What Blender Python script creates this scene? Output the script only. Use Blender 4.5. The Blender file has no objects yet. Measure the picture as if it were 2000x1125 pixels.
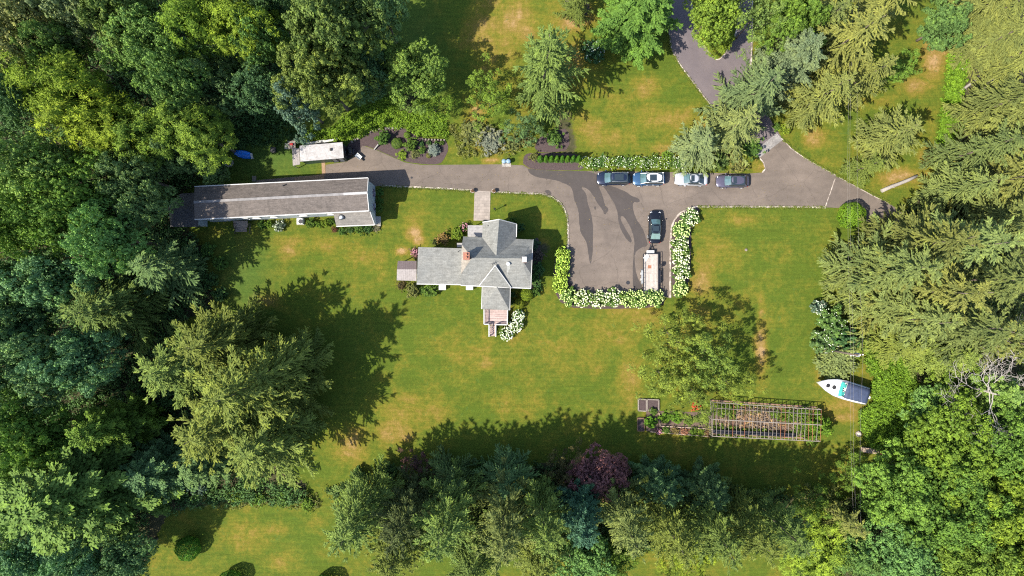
import bpy, math, random
import numpy as np
from math import sin, cos, pi, radians, sqrt, atan2, tan
from mathutils import Vector, Matrix

random.seed(7)
sc = bpy.context.scene
col = sc.collection

# ---------------------------------------------------------------- camera, sky, sun, exposure
H = 95.0            # drone height above the lawn (m)
S = 13.5            # photo pixels per metre on the lawn
cam = bpy.data.cameras.new('camera'); camo = bpy.data.objects.new('camera', cam); col.objects.link(camo)
camo.location = (0, 0, H); camo.rotation_euler = (0, 0, 0)
cam.sensor_width = 36.0; cam.lens = 36.0 * H / (2000 / S)
cam.clip_start = 1.0; cam.clip_end = 6000.0
sc.camera = camo

SUN_EL = radians(50.0); SUN_AZ = radians(207.0)      # direction TO the sun, measured from +X
w = bpy.data.worlds.new('World'); sc.world = w; w.use_nodes = True
nt = w.node_tree; bg = nt.nodes['Background']; bg.inputs['Strength'].default_value = 0.15
sky = nt.nodes.new('ShaderNodeTexSky'); sky.sky_type = 'NISHITA'; sky.sun_disc = False
sky.sun_elevation = SUN_EL; sky.sun_rotation = radians(90) - SUN_AZ
nt.links.new(sky.outputs[0], bg.inputs[0])
sl = bpy.data.lights.new('sun', 'SUN'); sl.energy = 5.0; sl.angle = radians(0.5); sl.color = (1.0, 0.925, 0.79)
slo = bpy.data.objects.new('sun', sl); col.objects.link(slo); slo.location = (-40, -20, 120)
sd = Vector((cos(SUN_EL) * cos(SUN_AZ), cos(SUN_EL) * sin(SUN_AZ), sin(SUN_EL)))
slo.rotation_euler = sd.to_track_quat('Z', 'Y').to_euler()
sc.view_settings.view_transform = 'Standard'; sc.view_settings.look = 'None'
sc.view_settings.gamma = 1.0; sc.view_settings.exposure = 1.0
sc.cycles.use_denoising = False; sc.cycles.filter_width = 1.15
sc.cycles.max_bounces = 5; sc.cycles.diffuse_bounces = 3; sc.cycles.glossy_bounces = 2
sc.cycles.transmission_bounces = 3; sc.cycles.transparent_max_bounces = 4

def P(px, py, z=0.0):
    k = (H - z) / H / S
    return Vector(((px - 1000) * k, (562.5 - py) * k, z))

# ---------------------------------------------------------------- materials
MATS = {}
def mat_new(name):
    m = bpy.data.materials.new(name); m.use_nodes = True
    nt = m.node_tree; b = nt.nodes['Principled BSDF']
    return m, nt, b
def N(nt, t, **kw):
    n = nt.nodes.new(t)
    for k, v in kw.items():
        if k in ('loc',): continue
        try: setattr(n, k, v)
        except Exception: pass
    return n
def noise(nt, scale, detail=4, rough=.55, vec=None, dist=0):
    n = nt.nodes.new('ShaderNodeTexNoise'); n.inputs['Scale'].default_value = scale
    n.inputs['Detail'].default_value = detail; n.inputs['Roughness'].default_value = rough
    n.inputs['Distortion'].default_value = dist
    if vec is not None: nt.links.new(vec, n.inputs['Vector'])
    return n.outputs['Fac']
def ramp(nt, fac, stops):
    r = nt.nodes.new('ShaderNodeValToRGB'); el = r.color_ramp.elements
    while len(el) > 1: el.remove(el[-1])
    for i, (p, c) in enumerate(stops):
        e = el[0] if i == 0 else el.new(p)
        e.position = p
        c = c if isinstance(c, tuple) else (c, c, c)
        e.color = (*c, 1)
    nt.links.new(fac, r.inputs[0]); return r.outputs[0]
def mix(nt, f, a, b, mode='MIX'):
    m = nt.nodes.new('ShaderNodeMix'); m.data_type = 'RGBA'; m.blend_type = mode
    if isinstance(f, (int, float)): m.inputs[0].default_value = f
    else: nt.links.new(f, m.inputs[0])
    for sock, v in ((m.inputs[6], a), (m.inputs[7], b)):
        if hasattr(v, 'is_linked'): nt.links.new(v, sock)
        else: sock.default_value = (*v, 1) if isinstance(v, tuple) else (v, v, v, 1)
    return m.outputs[2]
def math_n(nt, op, a, b=0.0):
    m = nt.nodes.new('ShaderNodeMath'); m.operation = op
    for s, v in ((m.inputs[0], a), (m.inputs[1], b)):
        if isinstance(v, (int, float)): s.default_value = v
        else: nt.links.new(v, s)
    return m.outputs[0]
def objco(nt, scale=None, rot=None):
    t = nt.nodes.new('ShaderNodeTexCoord'); v = t.outputs['Object']
    if scale or rot:
        mp = nt.nodes.new('ShaderNodeMapping')
        if scale: mp.inputs['Scale'].default_value = scale
        if rot: mp.inputs['Rotation'].default_value = rot
        nt.links.new(v, mp.inputs[0]); v = mp.outputs[0]
    return v
def bump(nt, b, h, strength=.3, dist=.05):
    bn = nt.nodes.new('ShaderNodeBump'); bn.inputs['Strength'].default_value = strength
    bn.inputs['Distance'].default_value = dist
    nt.links.new(h, bn.inputs['Height']); nt.links.new(bn.outputs[0], b.inputs['Normal'])

def plain(name, c, rough=.6, metal=0.0, var=.18, scale=3.0, coat=0, spec=.5):
    """painted or plain surface with a little uneven wear"""
    m, nt, b = mat_new(name)
    co = objco(nt)
    f = noise(nt, scale, 5, .6, co)
    lo = tuple(x * (1 - var) for x in c); hi = tuple(min(1, x * (1 + var)) for x in c)
    nt.links.new(ramp(nt, f, [(.3, lo), (.7, hi)]), b.inputs['Base Color'])
    b.inputs['Roughness'].default_value = rough; b.inputs['Metallic'].default_value = metal
    b.inputs['Coat Weight'].default_value = coat; b.inputs['Specular IOR Level'].default_value = spec
    MATS[name] = m; return m

def shingle(name, c, streak=.25, ang=0.0, warm=(1.15, 1.05, .95), blot=.9):
    m, nt, b = mat_new(name)
    co = objco(nt, rot=(0, 0, ang))
    big = noise(nt, .35, 4, .6, co); mid = noise(nt, 2.2, 5, .7, co); fine = noise(nt, 9, 3, .7, co)
    sx = objco(nt, scale=(.6, 5.0, .6), rot=(0, 0, ang)); st = noise(nt, 1.6, 4, .7, sx)
    br = nt.nodes.new('ShaderNodeTexBrick'); nt.links.new(co, br.inputs['Vector'])
    br.inputs['Scale'].default_value = 1.0; br.inputs['Brick Width'].default_value = .5
    br.inputs['Row Height'].default_value = .2; br.inputs['Mortar Size'].default_value = .018
    br.inputs['Color1'].default_value = (1, 1, 1, 1); br.inputs['Color2'].default_value = (.86, .86, .86, 1)
    br.inputs['Mortar'].default_value = (.72, .72, .72, 1)
    base = mix(nt, big, tuple(x * .82 for x in c), tuple(x * 1.15 * k for x, k in zip(c, warm)))
    base = mix(nt, 1.0, base, ramp(nt, mid, [(.25, .78), (.7, 1.18)]), 'MULTIPLY')
    base = mix(nt, 1.0, base, ramp(nt, fine, [(.3, .82), (.7, 1.15)]), 'MULTIPLY')
    base = mix(nt, 1.0, base, ramp(nt, st, [(.3, 1 - streak), (.65, 1.0)]), 'MULTIPLY')
    base = mix(nt, .8, base, br.outputs[0], 'MULTIPLY')
    bl = noise(nt, .75, 6, .7, co, 1.5); base = mix(nt, 1.0, base, ramp(nt, bl, [(.36, blot), (.5, 1.0), (.68, 1.0), (.8, 1.12)]), 'MULTIPLY')
    nt.links.new(base, b.inputs['Base Color']); b.inputs['Roughness'].default_value = .88
    bump(nt, b, br.outputs[1], .35, -.02)
    MATS[name] = m; return m

def planks(name, c, width=.14, ang=0.0, var=.25, rough=.75):
    m, nt, b = mat_new(name)
    co = objco(nt, rot=(0, 0, ang))
    br = nt.nodes.new('ShaderNodeTexBrick'); nt.links.new(co, br.inputs['Vector'])
    br.inputs['Scale'].default_value = 1.0; br.inputs['Brick Width'].default_value = 2.4
    br.inputs['Row Height'].default_value = width; br.inputs['Mortar Size'].default_value = .008
    br.inputs['Color1'].default_value = (*[x * (1 + var) for x in c], 1)
    br.inputs['Color2'].default_value = (*[x * (1 - var) for x in c], 1)
    br.inputs['Mortar'].default_value = (*[x * .35 for x in c], 1)
    f = noise(nt, 4, 5, .7, co)
    base = mix(nt, 1.0, br.outputs[0], ramp(nt, f, [(.3, .75), (.7, 1.15)]), 'MULTIPLY')
    nt.links.new(base, b.inputs['Base Color']); b.inputs['Roughness'].default_value = rough
    MATS[name] = m; return m

def foliage_mat(name='foliage', trans=.10, lo=.50, hi=1.5, warm=(1.14, 1.10, .72)):
    m, nt, b = mat_new(name)
    oi = nt.nodes.new('ShaderNodeObjectInfo')
    at = nt.nodes.new('ShaderNodeAttribute'); at.attribute_name = 'var'
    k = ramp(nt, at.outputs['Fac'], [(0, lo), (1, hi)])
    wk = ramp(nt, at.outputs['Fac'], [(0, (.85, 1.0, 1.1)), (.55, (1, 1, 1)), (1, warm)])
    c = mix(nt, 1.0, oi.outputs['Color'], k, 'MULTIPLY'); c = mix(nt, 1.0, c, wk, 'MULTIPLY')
    b.inputs['Roughness'].default_value = .7; b.inputs['Specular IOR Level'].default_value = .12
    nt.links.new(c, b.inputs['Base Color'])
    tr = nt.nodes.new('ShaderNodeBsdfTranslucent')
    nt.links.new(mix(nt, 1.0, c, (1.1, 1.35, .6), 'MULTIPLY'), tr.inputs[0])
    ms = nt.nodes.new('ShaderNodeMixShader'); ms.inputs[0].default_value = trans
    nt.links.new(b.outputs[0], ms.inputs[1]); nt.links.new(tr.outputs[0], ms.inputs[2])
    nt.links.new(ms.outputs[0], nt.nodes['Material Output'].inputs[0])
    MATS[name] = m; return m
foliage_mat()
m, nt, b = mat_new('petal'); oi = N(nt, 'ShaderNodeObjectInfo'); at = N(nt, 'ShaderNodeAttribute'); at.attribute_name = 'var'
nt.links.new(mix(nt, 1.0, oi.outputs['Color'], ramp(nt, at.outputs['Fac'], [(0, (.55, .72, .38)), (.35, (.95, .97, .8)), (1, (1, 1, 1))]), 'MULTIPLY'), b.inputs['Base Color'])
b.inputs['Roughness'].default_value = .8; MATS['petal'] = m
m, nt, b = mat_new('bark'); f = noise(nt, 3, 6, .7, objco(nt, scale=(3, 3, .6)))
nt.links.new(ramp(nt, f, [(.3, (.06, .045, .035)), (.7, (.19, .15, .12))]), b.inputs['Base Color'])
b.inputs['Roughness'].default_value = .9; bump(nt, b, f, .6, .05); MATS['bark'] = m
m, nt, b = mat_new('pale_bark'); f = noise(nt, 4, 6, .7, objco(nt, scale=(3, 3, .6)))
nt.links.new(ramp(nt, f, [(.3, (.18, .16, .145)), (.7, (.38, .35, .32))]), b.inputs['Base Color'])
b.inputs['Roughness'].default_value = .9; MATS['pale_bark'] = m

# ---------------------------------------------------------------- mesh helpers
class MB:
    def __init__(s): s.v = []; s.f = []; s.sm = []
    def add(s, vs, fs, smooth=False):
        o = len(s.v); s.v += [Vector(v) for v in vs]; s.f += [tuple(i + o for i in f) for f in fs]
        s.sm += [smooth] * len(fs); return s
    def box(s, c, size, rz=0.0, M=None):
        x, y, z = [k / 2 for k in size]; R = Matrix.Rotation(rz, 3, 'Z')
        vs = [R @ Vector((a * x, b_ * y, d * z)) + Vector(c) for d in (-1, 1) for b_ in (-1, 1) for a in (-1, 1)]
        if M: vs = [M @ v for v in vs]
        return s.add(vs, [(0, 2, 3, 1), (4, 5, 7, 6), (0, 1, 5, 4), (2, 6, 7, 3), (0, 4, 6, 2), (1, 3, 7, 5)])
    def bar(s, a, b_, w_, h_=None):
        """box along segment a-b"""
        a = Vector(a); b_ = Vector(b_); h_ = h_ or w_; d = (b_ - a)
        if d.length < 1e-6: return s
        d = d.normalized(); up = Vector((0, 0, 1)) if abs(d.z) < .9 else Vector((1, 0, 0))
        x = d.cross(up).normalized() * w_ / 2; y = x.normalized().cross(d).normalized() * h_ / 2
        vs = [p + i * x + j * y for p in (a, b_) for i, j in ((-1, -1), (1, -1), (1, 1), (-1, 1))]
        return s.add(vs, [(3, 2, 1, 0), (4, 5, 6, 7), (0, 1, 5, 4), (1, 2, 6, 5), (2, 3, 7, 6), (3, 0, 4, 7)])
    def tube(s, pts, r, n=8, cap=True, smooth=True):
        pts = [Vector(p) for p in pts]; m_ = len(pts); rr = r if isinstance(r, (list, tuple)) else [r] * m_
        vs = []
        for i, p in enumerate(pts):
            d = (pts[min(i + 1, m_ - 1)] - pts[max(i - 1, 0)]).normalized()
            up = Vector((0, 0, 1)) if abs(d.z) < .95 else Vector((1, 0, 0))
            x = d.cross(up).normalized(); y = x.cross(d)
            vs += [p + (x * cos(2 * pi * k / n) + y * sin(2 * pi * k / n)) * rr[i] for k in range(n)]
        fs = [(i * n + k, i * n + (k + 1) % n, (i + 1) * n + (k + 1) % n, (i + 1) * n + k) for i in range(m_ - 1) for k in range(n)]
        s.add(vs, fs, smooth)
        if cap:
            o = len(s.v) - len(vs)
            s.f += [tuple(o + k for k in reversed(range(n))), tuple(o + (m_ - 1) * n + k for k in range(n))]; s.sm += [False] * 2
        return s
    def cyl(s, c, r, h_, n=16, r2=None, smooth=True):
        c = Vector(c); return s.tube([c, c + Vector((0, 0, h_))], [r, r if r2 is None else r2], n, True, smooth)
    def lathe(s, c, prof, n=16, smooth=True):
        c = Vector(c); vs = []
        for r, z in prof: vs += [c + Vector((r * cos(2 * pi * k / n), r * sin(2 * pi * k / n), z)) for k in range(n)]
        fs = [(i * n + k, i * n + (k + 1) % n, (i + 1) * n + (k + 1) % n, (i + 1) * n + k) for i in range(len(prof) - 1) for k in range(n)]
        return s.add(vs, fs, smooth)
    def prism(s, poly, z0, z1):
        n = len(poly); a = sum(poly[i][0] * poly[(i + 1) % n][1] - poly[(i + 1) % n][0] * poly[i][1] for i in range(n))
        if a < 0: poly = poly[::-1]
        vs = [(p[0], p[1], z0) for p in poly] + [(p[0], p[1], z1) for p in poly]
        return s.add(vs, [tuple(reversed(range(n))), tuple(range(n, 2 * n))] + [(i, (i + 1) % n, n + (i + 1) % n, n + i) for i in range(n)])
    def build(s, name, mt, parent=None, color=None, bevel=0):
        me = bpy.data.meshes.new(name)
        off = Vector(parent.get('_o', (0, 0, 0))) if parent is not None else Vector((0, 0, 0))
        me.from_pydata([v - off for v in s.v], [], s.f)
        me.polygons.foreach_set('use_smooth', s.sm); me.update()
        o = bpy.data.objects.new(name, me); col.objects.link(o); me.materials.append(MATS[mt])
        if parent is not None: o.parent = parent; o['_o'] = tuple(off)
        if color: o.color = (*color, 1)
        if bevel:
            bv = o.modifiers.new('bevel', 'BEVEL'); bv.width = bevel; bv.segments = 2; bv.limit_method = 'ANGLE'
        return o

def thing(name, label, cat, loc=(0, 0, 0), rz=0.0, group=None, local=False):
    """Empty at a thing's base. local=True: parts are built round the origin and turned with the Empty."""
    o = bpy.data.objects.new(name, None); col.objects.link(o); o.location = loc; o.rotation_euler = (0, 0, rz)
    o.empty_display_size = .3
    o['label'] = label; o['category'] = cat
    if group: o['group'] = group
    o['_o'] = (0, 0, 0) if local else tuple(loc)
    return o
def tag(o, label, cat, group=None):
    o['label'] = label; o['category'] = cat
    if group: o['group'] = group
    return o
def struct(o): o['kind'] = 'structure'; return o
def copy_thing(root, loc, rz, label, scale=None, color=None):
    r = root.copy(); col.objects.link(r); r.location = loc; r.rotation_euler = (0, 0, rz)
    r['label'] = label
    if scale: r.scale = scale
    for ch in root.children:
        c = ch.copy(); col.objects.link(c); c.parent = r
        if color and (ch.name.startswith('crown') or ch.name.startswith('foliage')): c.color = (*color, 1)
        for g in ch.children:
            d = g.copy(); col.objects.link(d); d.parent = c
    return r
def sheet(name, poly_px, z, mt, skirt=0):
    m_ = MB(); pts = [P(x, y, 0) for x, y in poly_px]
    n = len(pts); a = sum(pts[i].x * pts[(i + 1) % n].y - pts[(i + 1) % n].x * pts[i].y for i in range(n))
    if a < 0: pts = pts[::-1]
    from mathutils.geometry import tessellate_polygon
    tr = tessellate_polygon([[Vector((p.x, p.y, 0)) for p in pts]])
    fs = []
    for t in tr:
        A, B, C = [pts[i] for i in t]
        fs.append(tuple(t) if (B - A).cross(C - A).z > 0 else tuple(reversed(t)))
    m_.add([(p.x, p.y, z) for p in pts], fs)
    return m_.build(name, mt)
def smooth_px(pts, it=2, closed=True):
    for _ in range(it):
        q = []; n = len(pts)
        for i in range(n if closed else n - 1):
            a, b_ = pts[i], pts[(i + 1) % n]
            q += [(.75 * a[0] + .25 * b_[0], .75 * a[1] + .25 * b_[1]), (.25 * a[0] + .75 * b_[0], .25 * a[1] + .75 * b_[1])]
        if not closed: q = [pts[0]] + q + [pts[-1]]
        pts = q
    return pts
# ---------------------------------------------------------------- foliage generators (numpy)
def unit(a): return a / (np.linalg.norm(a, axis=1, keepdims=True) + 1e-9)
def leaf_mesh(name, c, n, a, b_, var, t=None, rng=None):
    """diamond shaped leaves / sprays: centre c, normal n, half length a along t, half width b_"""
    rng = rng or np.random.default_rng(1); k = len(c)
    n = unit(n)
    if t is None: t = rng.normal(size=(k, 3))
    t = unit(t - n * (t * n).sum(1, keepdims=True)); u = np.cross(n, t)
    a = np.broadcast_to(np.asarray(a, float).reshape(-1, 1), (k, 1)); b_ = np.broadcast_to(np.asarray(b_, float).reshape(-1, 1), (k, 1))
    v = np.empty((k, 4, 3)); v[:, 0] = c + t * a; v[:, 1] = c + u * b_ - t * a * .12; v[:, 2] = c - t * a; v[:, 3] = c - u * b_ - t * a * .12
    me = bpy.data.meshes.new(name)
    me.vertices.add(4 * k); me.vertices.foreach_set('co', v.reshape(-1).astype(np.float32))
    me.loops.add(4 * k); me.loops.foreach_set('vertex_index', np.arange(4 * k, dtype=np.int32))
    me.polygons.add(k); me.polygons.foreach_set('loop_start', np.arange(0, 4 * k, 4, dtype=np.int32))
    me.polygons.foreach_set('loop_total', np.full(k, 4, dtype=np.int32))
    me.update(calc_edges=True)
    at = me.attributes.new('var', 'FLOAT', 'POINT'); at.data.foreach_set('value', np.repeat(np.clip(var, 0, 1), 4).astype(np.float32))
    me.materials.append(MATS['foliage'])
    return me

def decid_mesh(name, seed, R=6.0, H0=14.0, zc=9.0, Rz=5.0, nl=60, sub=14, leaves=26, leaf=.2, asp=.6,
               lr=(.17, .30), srr=(.22, .40), low=-.45, irr=.2, star=0, spread=1.0, fill=1.0, coh=.3):
    g = np.random.default_rng(seed)
    i = np.arange(nl) + .5; zz = 1 - (1 - low) * i / nl; ph = pi * (1 + 5 ** .5) * i + g.uniform(0, .9, nl)
    d = np.stack([np.sqrt(1 - zz ** 2) * np.cos(ph), np.sqrt(1 - zz ** 2) * np.sin(ph), zz], 1); d = unit(d + g.normal(size=(nl, 3)) * .14)
    az = np.arctan2(d[:, 1], d[:, 0]); f1, f2, f3 = g.uniform(0, 6.28, 3)
    wob = 1 + irr * (.6 * np.sin(2 * az + f1) + .5 * np.sin(3 * az + f2) + .4 * np.sin(5 * az + f3)) + g.normal(0, irr * .35, nl)
    LR = R * g.uniform(lr[0], lr[1], nl)
    LC = d * np.array([R, R, Rz]) * (wob * g.uniform(.62, .9, nl) * spread)[:, None]; LC[:, 2] += zc
    lv = g.uniform(0, 1, nl)
    C, Nn, A, Bb, V, T = [], [], [], [], [], []
    for j in range(nl):
        sd_ = unit(g.normal(size=(sub, 3)) + .75 * d[j] + np.array([0, 0, .55]))
        sc_ = LC[j] + sd_ * (LR[j] * g.uniform(.55, 1.05, sub))[:, None] * np.array([1, 1, .8])
        sr = LR[j] * g.uniform(srr[0], srr[1], sub); sv = g.uniform(0, 1, sub)
        if star:
            for q in range(sub):
                k = g.integers(8, 13); an = g.uniform(0, 6.28) + np.arange(k) * 2 * pi / k + g.normal(0, .12, k)
                ax = unit((sd_[q] * .5 + np.array([0, 0, 1.0]) + g.normal(size=3) * .25)[None])[0]
                e1 = np.cross(ax, [0.3, .9, .1]); e1 /= np.linalg.norm(e1); e2 = np.cross(ax, e1)
                rad = np.cos(an)[:, None] * e1 + np.sin(an)[:, None] * e2
                ln = star * g.uniform(.75, 1.2, k)
                tt = unit(rad + ax * g.uniform(-.55, .25, k)[:, None])
                C.append(sc_[q] + tt * ln[:, None] * .95); T.append(tt); Nn.append(unit(ax - tt * (tt @ ax)[:, None]) + g.normal(size=(k, 3)) * .2)
                A.append(ln); Bb.append(ln * .2); V.append(.3 * lv[j] + .35 * sv[q] + g.uniform(0, .35, k))
        m_ = int(leaves * sub)
        if m_:
            w_ = np.repeat(np.arange(sub), leaves)
            dd = unit(g.normal(size=(m_, 3)) + .5 * sd_[w_] + np.array([0, 0, .5]))
            C.append(sc_[w_] + dd * (sr[w_] * g.uniform(.7, 1.08, m_))[:, None]); Nn.append(unit(dd + g.normal(size=(m_, 3)) * coh))
            A.append(leaf * g.uniform(.7, 1.3, m_)); Bb.append(A[-1] * asp); T.append(g.normal(size=(m_, 3)))
            V.append(.25 * lv[j] + .5 * sv[w_] + g.uniform(0, .25, m_))
    # inner fill so that the crown is not see-through
    m_ = int(nl * sub * 3 * fill); dd = unit(g.normal(size=(m_, 3))); rr = g.uniform(.2, .75, m_)
    cc = dd * np.array([R, R, Rz]) * rr[:, None] * .9 * spread; cc[:, 2] = cc[:, 2] * .8 + zc
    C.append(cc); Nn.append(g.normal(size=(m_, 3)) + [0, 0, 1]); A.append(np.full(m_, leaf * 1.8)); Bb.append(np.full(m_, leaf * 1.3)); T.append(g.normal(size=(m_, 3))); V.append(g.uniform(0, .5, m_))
    return leaf_mesh(name, np.concatenate(C), np.concatenate(Nn), np.concatenate(A), np.concatenate(Bb), np.concatenate(V), np.concatenate(T), g)

def conifer_mesh(name, seed, H0=20.0, R=5.0, zb=1.2, power=.85, nlev=34, per=6, droop=.32, up=.12, tipup=.25,
                 tw=.34, sp=.2, clump=.19, cw=.085, ang=52, gap=.12, hang=.35, bushy=1, rnd=.32, nrm=.55, wig=.12, fat=.035, tmax=1.5):
    g = np.random.default_rng(seed); C, Nn, A, Bb, V, T = [], [], [], [], [], []
    az0 = 0
    for l in range(nlev):
        t = (l + g.uniform(-.3, .3)) / nlev; t = min(max(t, 0), .985); z0 = zb + (H0 - zb) * t
        for k in range(per if t < .8 else max(3, per - 2)):
            az0 += 2 * pi / per + g.normal(0, .28) + .13
            L = R * ((1 - t) ** power) * g.uniform(1 - gap * 2.2, 1 + gap) * (1 if t > .08 else .85) + .25
            if g.random() < gap * .6: L *= .55
            dr = np.array([cos(az0), sin(az0), 0.0]); sd_ = np.array([-sin(az0), cos(az0), 0.0])
            dk = droop * g.uniform(.7, 1.3) * (1 - .75 * t); bv = g.uniform(0, 1); bend = g.normal(0, wig)
            n_ = max(3, int(L / sp)); s = (np.arange(n_) + g.uniform(.2, .8, n_)) / n_; s = .08 + .92 * s
            base = np.array([0, 0, z0]) + dr * (L * s)[:, None] + sd_ * (bend * L * s ** 2)[:, None]
            base[:, 2] += L * (up * s - dk * s ** 1.5 + tipup * s ** 5)
            for side in (-1, 1, 0):
                a_ = np.radians(ang + g.normal(0, 9, n_)) * (1 - .45 * s ** 2) * abs(side)
                tl = np.minimum(tw * L * (1.15 - s) + .28, tmax) if side else np.full(n_, L / n_ * 1.15) * g.uniform(.6, 1.2, n_)
                td = dr * np.cos(a_)[:, None] + sd_ * (side * np.sin(a_))[:, None]; td[:, 2] -= hang * g.uniform(.2, 1.1, n_) * (1 - s * .5) * abs(side); tv = g.random(n_)
                td = unit(td)
                q = np.maximum(2, (tl / (clump * 1.15)).astype(int)) * bushy
                w_ = np.repeat(np.arange(n_), q); cum = np.concatenate([[0], np.cumsum(q)[:-1]]); r_ = (np.arange(len(w_)) - cum[w_] + g.random(len(w_))) / q[w_]
                m_ = len(w_)
                pos = base[w_] + td[w_] * (tl[w_] * r_)[:, None] + g.normal(size=(m_, 3)) * fat * (1.25 - .75 * r_)[:, None]
                pos[:, 2] -= .25 * hang * (tl[w_] * r_) ** 2
                C.append(pos); T.append(td[w_] + g.normal(size=(m_, 3)) * rnd)
                Nn.append(np.array([0, 0, 1.0]) + g.normal(size=(m_, 3)) * nrm)
                A.append(clump * g.uniform(.75, 1.35, m_)); Bb.append(cw * g.uniform(.8, 1.4, m_))
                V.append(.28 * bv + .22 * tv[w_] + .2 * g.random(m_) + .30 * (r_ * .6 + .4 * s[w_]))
    return leaf_mesh(name, np.concatenate(C), np.concatenate(Nn), np.concatenate(A), np.concatenate(Bb), np.concatenate(V), np.concatenate(T), g)

def trunk_mb(H0, r, zc=None, limbs=0, spread=3.5, seed=0, rise=3.0):
    g = random.Random(seed); m_ = MB()
    top = H0 if not limbs else zc
    m_.tube([(g.uniform(-.08, .08) * i, g.uniform(-.08, .08) * i, top * i / 6) for i in range(7)], [r * (1.35 if i == 0 else 1 - i / 6.5) if not limbs else r * (1.3 if i == 0 else 1 - i * .08) for i in range(7)], 9)
    for k in range(limbs):
        a = 2 * pi * k / limbs + g.uniform(-.4, .4); z0 = top * g.uniform(.55, .98); L = spread * g.uniform(.7, 1.1)
        p = [Vector((0, 0, z0))]
        for i in range(1, 5):
            p.append(Vector((cos(a + .1 * i * g.uniform(-1, 1)) * L * i / 4, sin(a + .1 * i * g.uniform(-1, 1)) * L * i / 4, z0 + rise * (i / 4) ** 1.2)))
        m_.tube(p, [r * .5, r * .4, r * .3, r * .2, r * .08], 6)
        for j in (2, 3):
            b2 = p[j] + Vector((cos(a + (1 if j == 2 else -1) * .9), sin(a + (1 if j == 2 else -1) * .9), .7)) * L * .35
            m_.tube([p[j], (p[j] + b2) / 2 + Vector((0, 0, .1)), b2], [r * .22, r * .15, r * .05], 5)
    return m_

# kinds of tree: (mesh factory, nominal height, nominal radius, crown-centre height or None for apex placed)
KINDS = {
 'oak':    dict(n=2, H=14., R=6., zc=9., thing='broadleaf_tree', f=lambda i: decid_mesh('crown', 100 + i, nl=70, sub=14, leaves=30, leaf=.125, asp=.75, lr=(.13, .25), srr=(.26, .42), irr=.28, spread=1.04)),
 'maple':  dict(n=3, H=14., R=6., zc=9., thing='broadleaf_tree', f=lambda i: decid_mesh('crown', 200 + i, nl=42, sub=30, leaves=20, leaf=.13, asp=.6, lr=(.2, .34), srr=(.15, .27), irr=.22)),
 'walnut': dict(n=2, H=14., R=6., zc=9., thing='walnut_tree', f=lambda i: decid_mesh('crown', 300 + i, nl=48, sub=11, leaves=5, leaf=.17, asp=.5, lr=(.2, .34), srr=(.3, .5), irr=.28, star=.36, fill=2)),
 'loose':  dict(n=2, H=14., R=6., zc=8.6, thing='broadleaf_tree', f=lambda i: decid_mesh('crown', 400 + i, nl=46, sub=15, leaves=24, leaf=.13, asp=.5, lr=(.12, .24), srr=(.2, .5), irr=.5, spread=1.12, fill=.25, low=-.6)),
 'spruce': dict(n=4, H=22., R=6.5, zc=None, thing='spruce_tree', f=lambda i: conifer_mesh('crown', 500 + i, H0=22, R=6.5, nlev=17, per=5, power=.75, tw=.46, sp=.72, droop=.30, tipup=.38, clump=.20, cw=.06, gap=.26, ang=44, rnd=.20, nrm=.42, wig=.12, bushy=5, fat=.062, tmax=2.3, hang=.22)),
 'cedar':  dict(n=4, H=18., R=5.5, zc=None, thing='cedar_tree', f=lambda i: conifer_mesh('crown', 600 + i, H0=18, R=5.5, nlev=18, per=6, power=.6, tw=.42, sp=.60, droop=.16, up=.26, tipup=.36, clump=.17, cw=.055, ang=40, gap=.26, hang=.15, rnd=.2, nrm=.45, wig=.18, bushy=5, fat=.055, tmax=1.8)),
 'fir':    dict(n=3, H=18., R=5., zc=None, thing='fir_tree', f=lambda i: conifer_mesh('crown', 700 + i, H0=18, R=5, nlev=20, per=8, power=.55, tw=.36, sp=.50, droop=.12, up=.25, tipup=.2, clump=.15, cw=.075, ang=42, gap=.18, hang=.12, rnd=.3, nrm=.5, bushy=5, fat=.12, tmax=1.6)),
}
PROTO = {}; CNT = {}
def gp(i): return i
TRUNK = {'oak': (.32, 5, 3.6), 'maple': (.34, 5, 3.8), 'walnut': (.28, 5, 3.8), 'loose': (.16, 5, 3.6)}
trng = random.Random(11); FR = [.5]
def tree(kind, px, py, rpx, h, color, label, pale=False, group=None, name=None, cat='tree'):
    K = KINDS[kind]; i = CNT.get(kind, 0); CNT[kind] = i + 1; v = i % K['n']
    fr = FR[0]
    if K['zc'] is None: r = rpx / S * (1 - .15 * h / H); g0 = P(px, py, h * FR[0])
    else: zc = K['zc'] / K['H'] * h; r = rpx / S * (1 - zc / H); g0 = P(px, py, zc)
    if (kind, v) not in PROTO:
        if K['zc'] is None: tm = trunk_mb(K['H'] * .97, .24)
        else: tr_ = TRUNK[kind]; tm = trunk_mb(K['H'], tr_[0], K['zc'] - 1.5, tr_[1], tr_[2], seed=v)
        o = tm.build('trunk', 'bark'); tmesh = o.data; bpy.data.objects.remove(o)
        PROTO[(kind, v)] = (K['f'](v), tmesh)
    cm, tmesh = PROTO[(kind, v)]
    t = thing(name or K['thing'], label, cat, (g0.x, g0.y, 0), trng.uniform(0, 6.28), group)
    sr = r / K['R']; q = trng.uniform(.93, 1.07); t.scale = (sr * q, sr / q, h / K['H'])
    jit = [trng.uniform(.89, 1.11), trng.uniform(.82, 1.16)]
    c = (color[0] * jit[0] * jit[1], color[1] * jit[1], color[2] * jit[1] / jit[0])
    a = bpy.data.objects.new('crown', cm); col.objects.link(a); a.parent = t; a.color = (*c, 1)
    b2 = bpy.data.objects.new('trunk', tmesh); col.objects.link(b2); b2.parent = t
    return t

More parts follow.
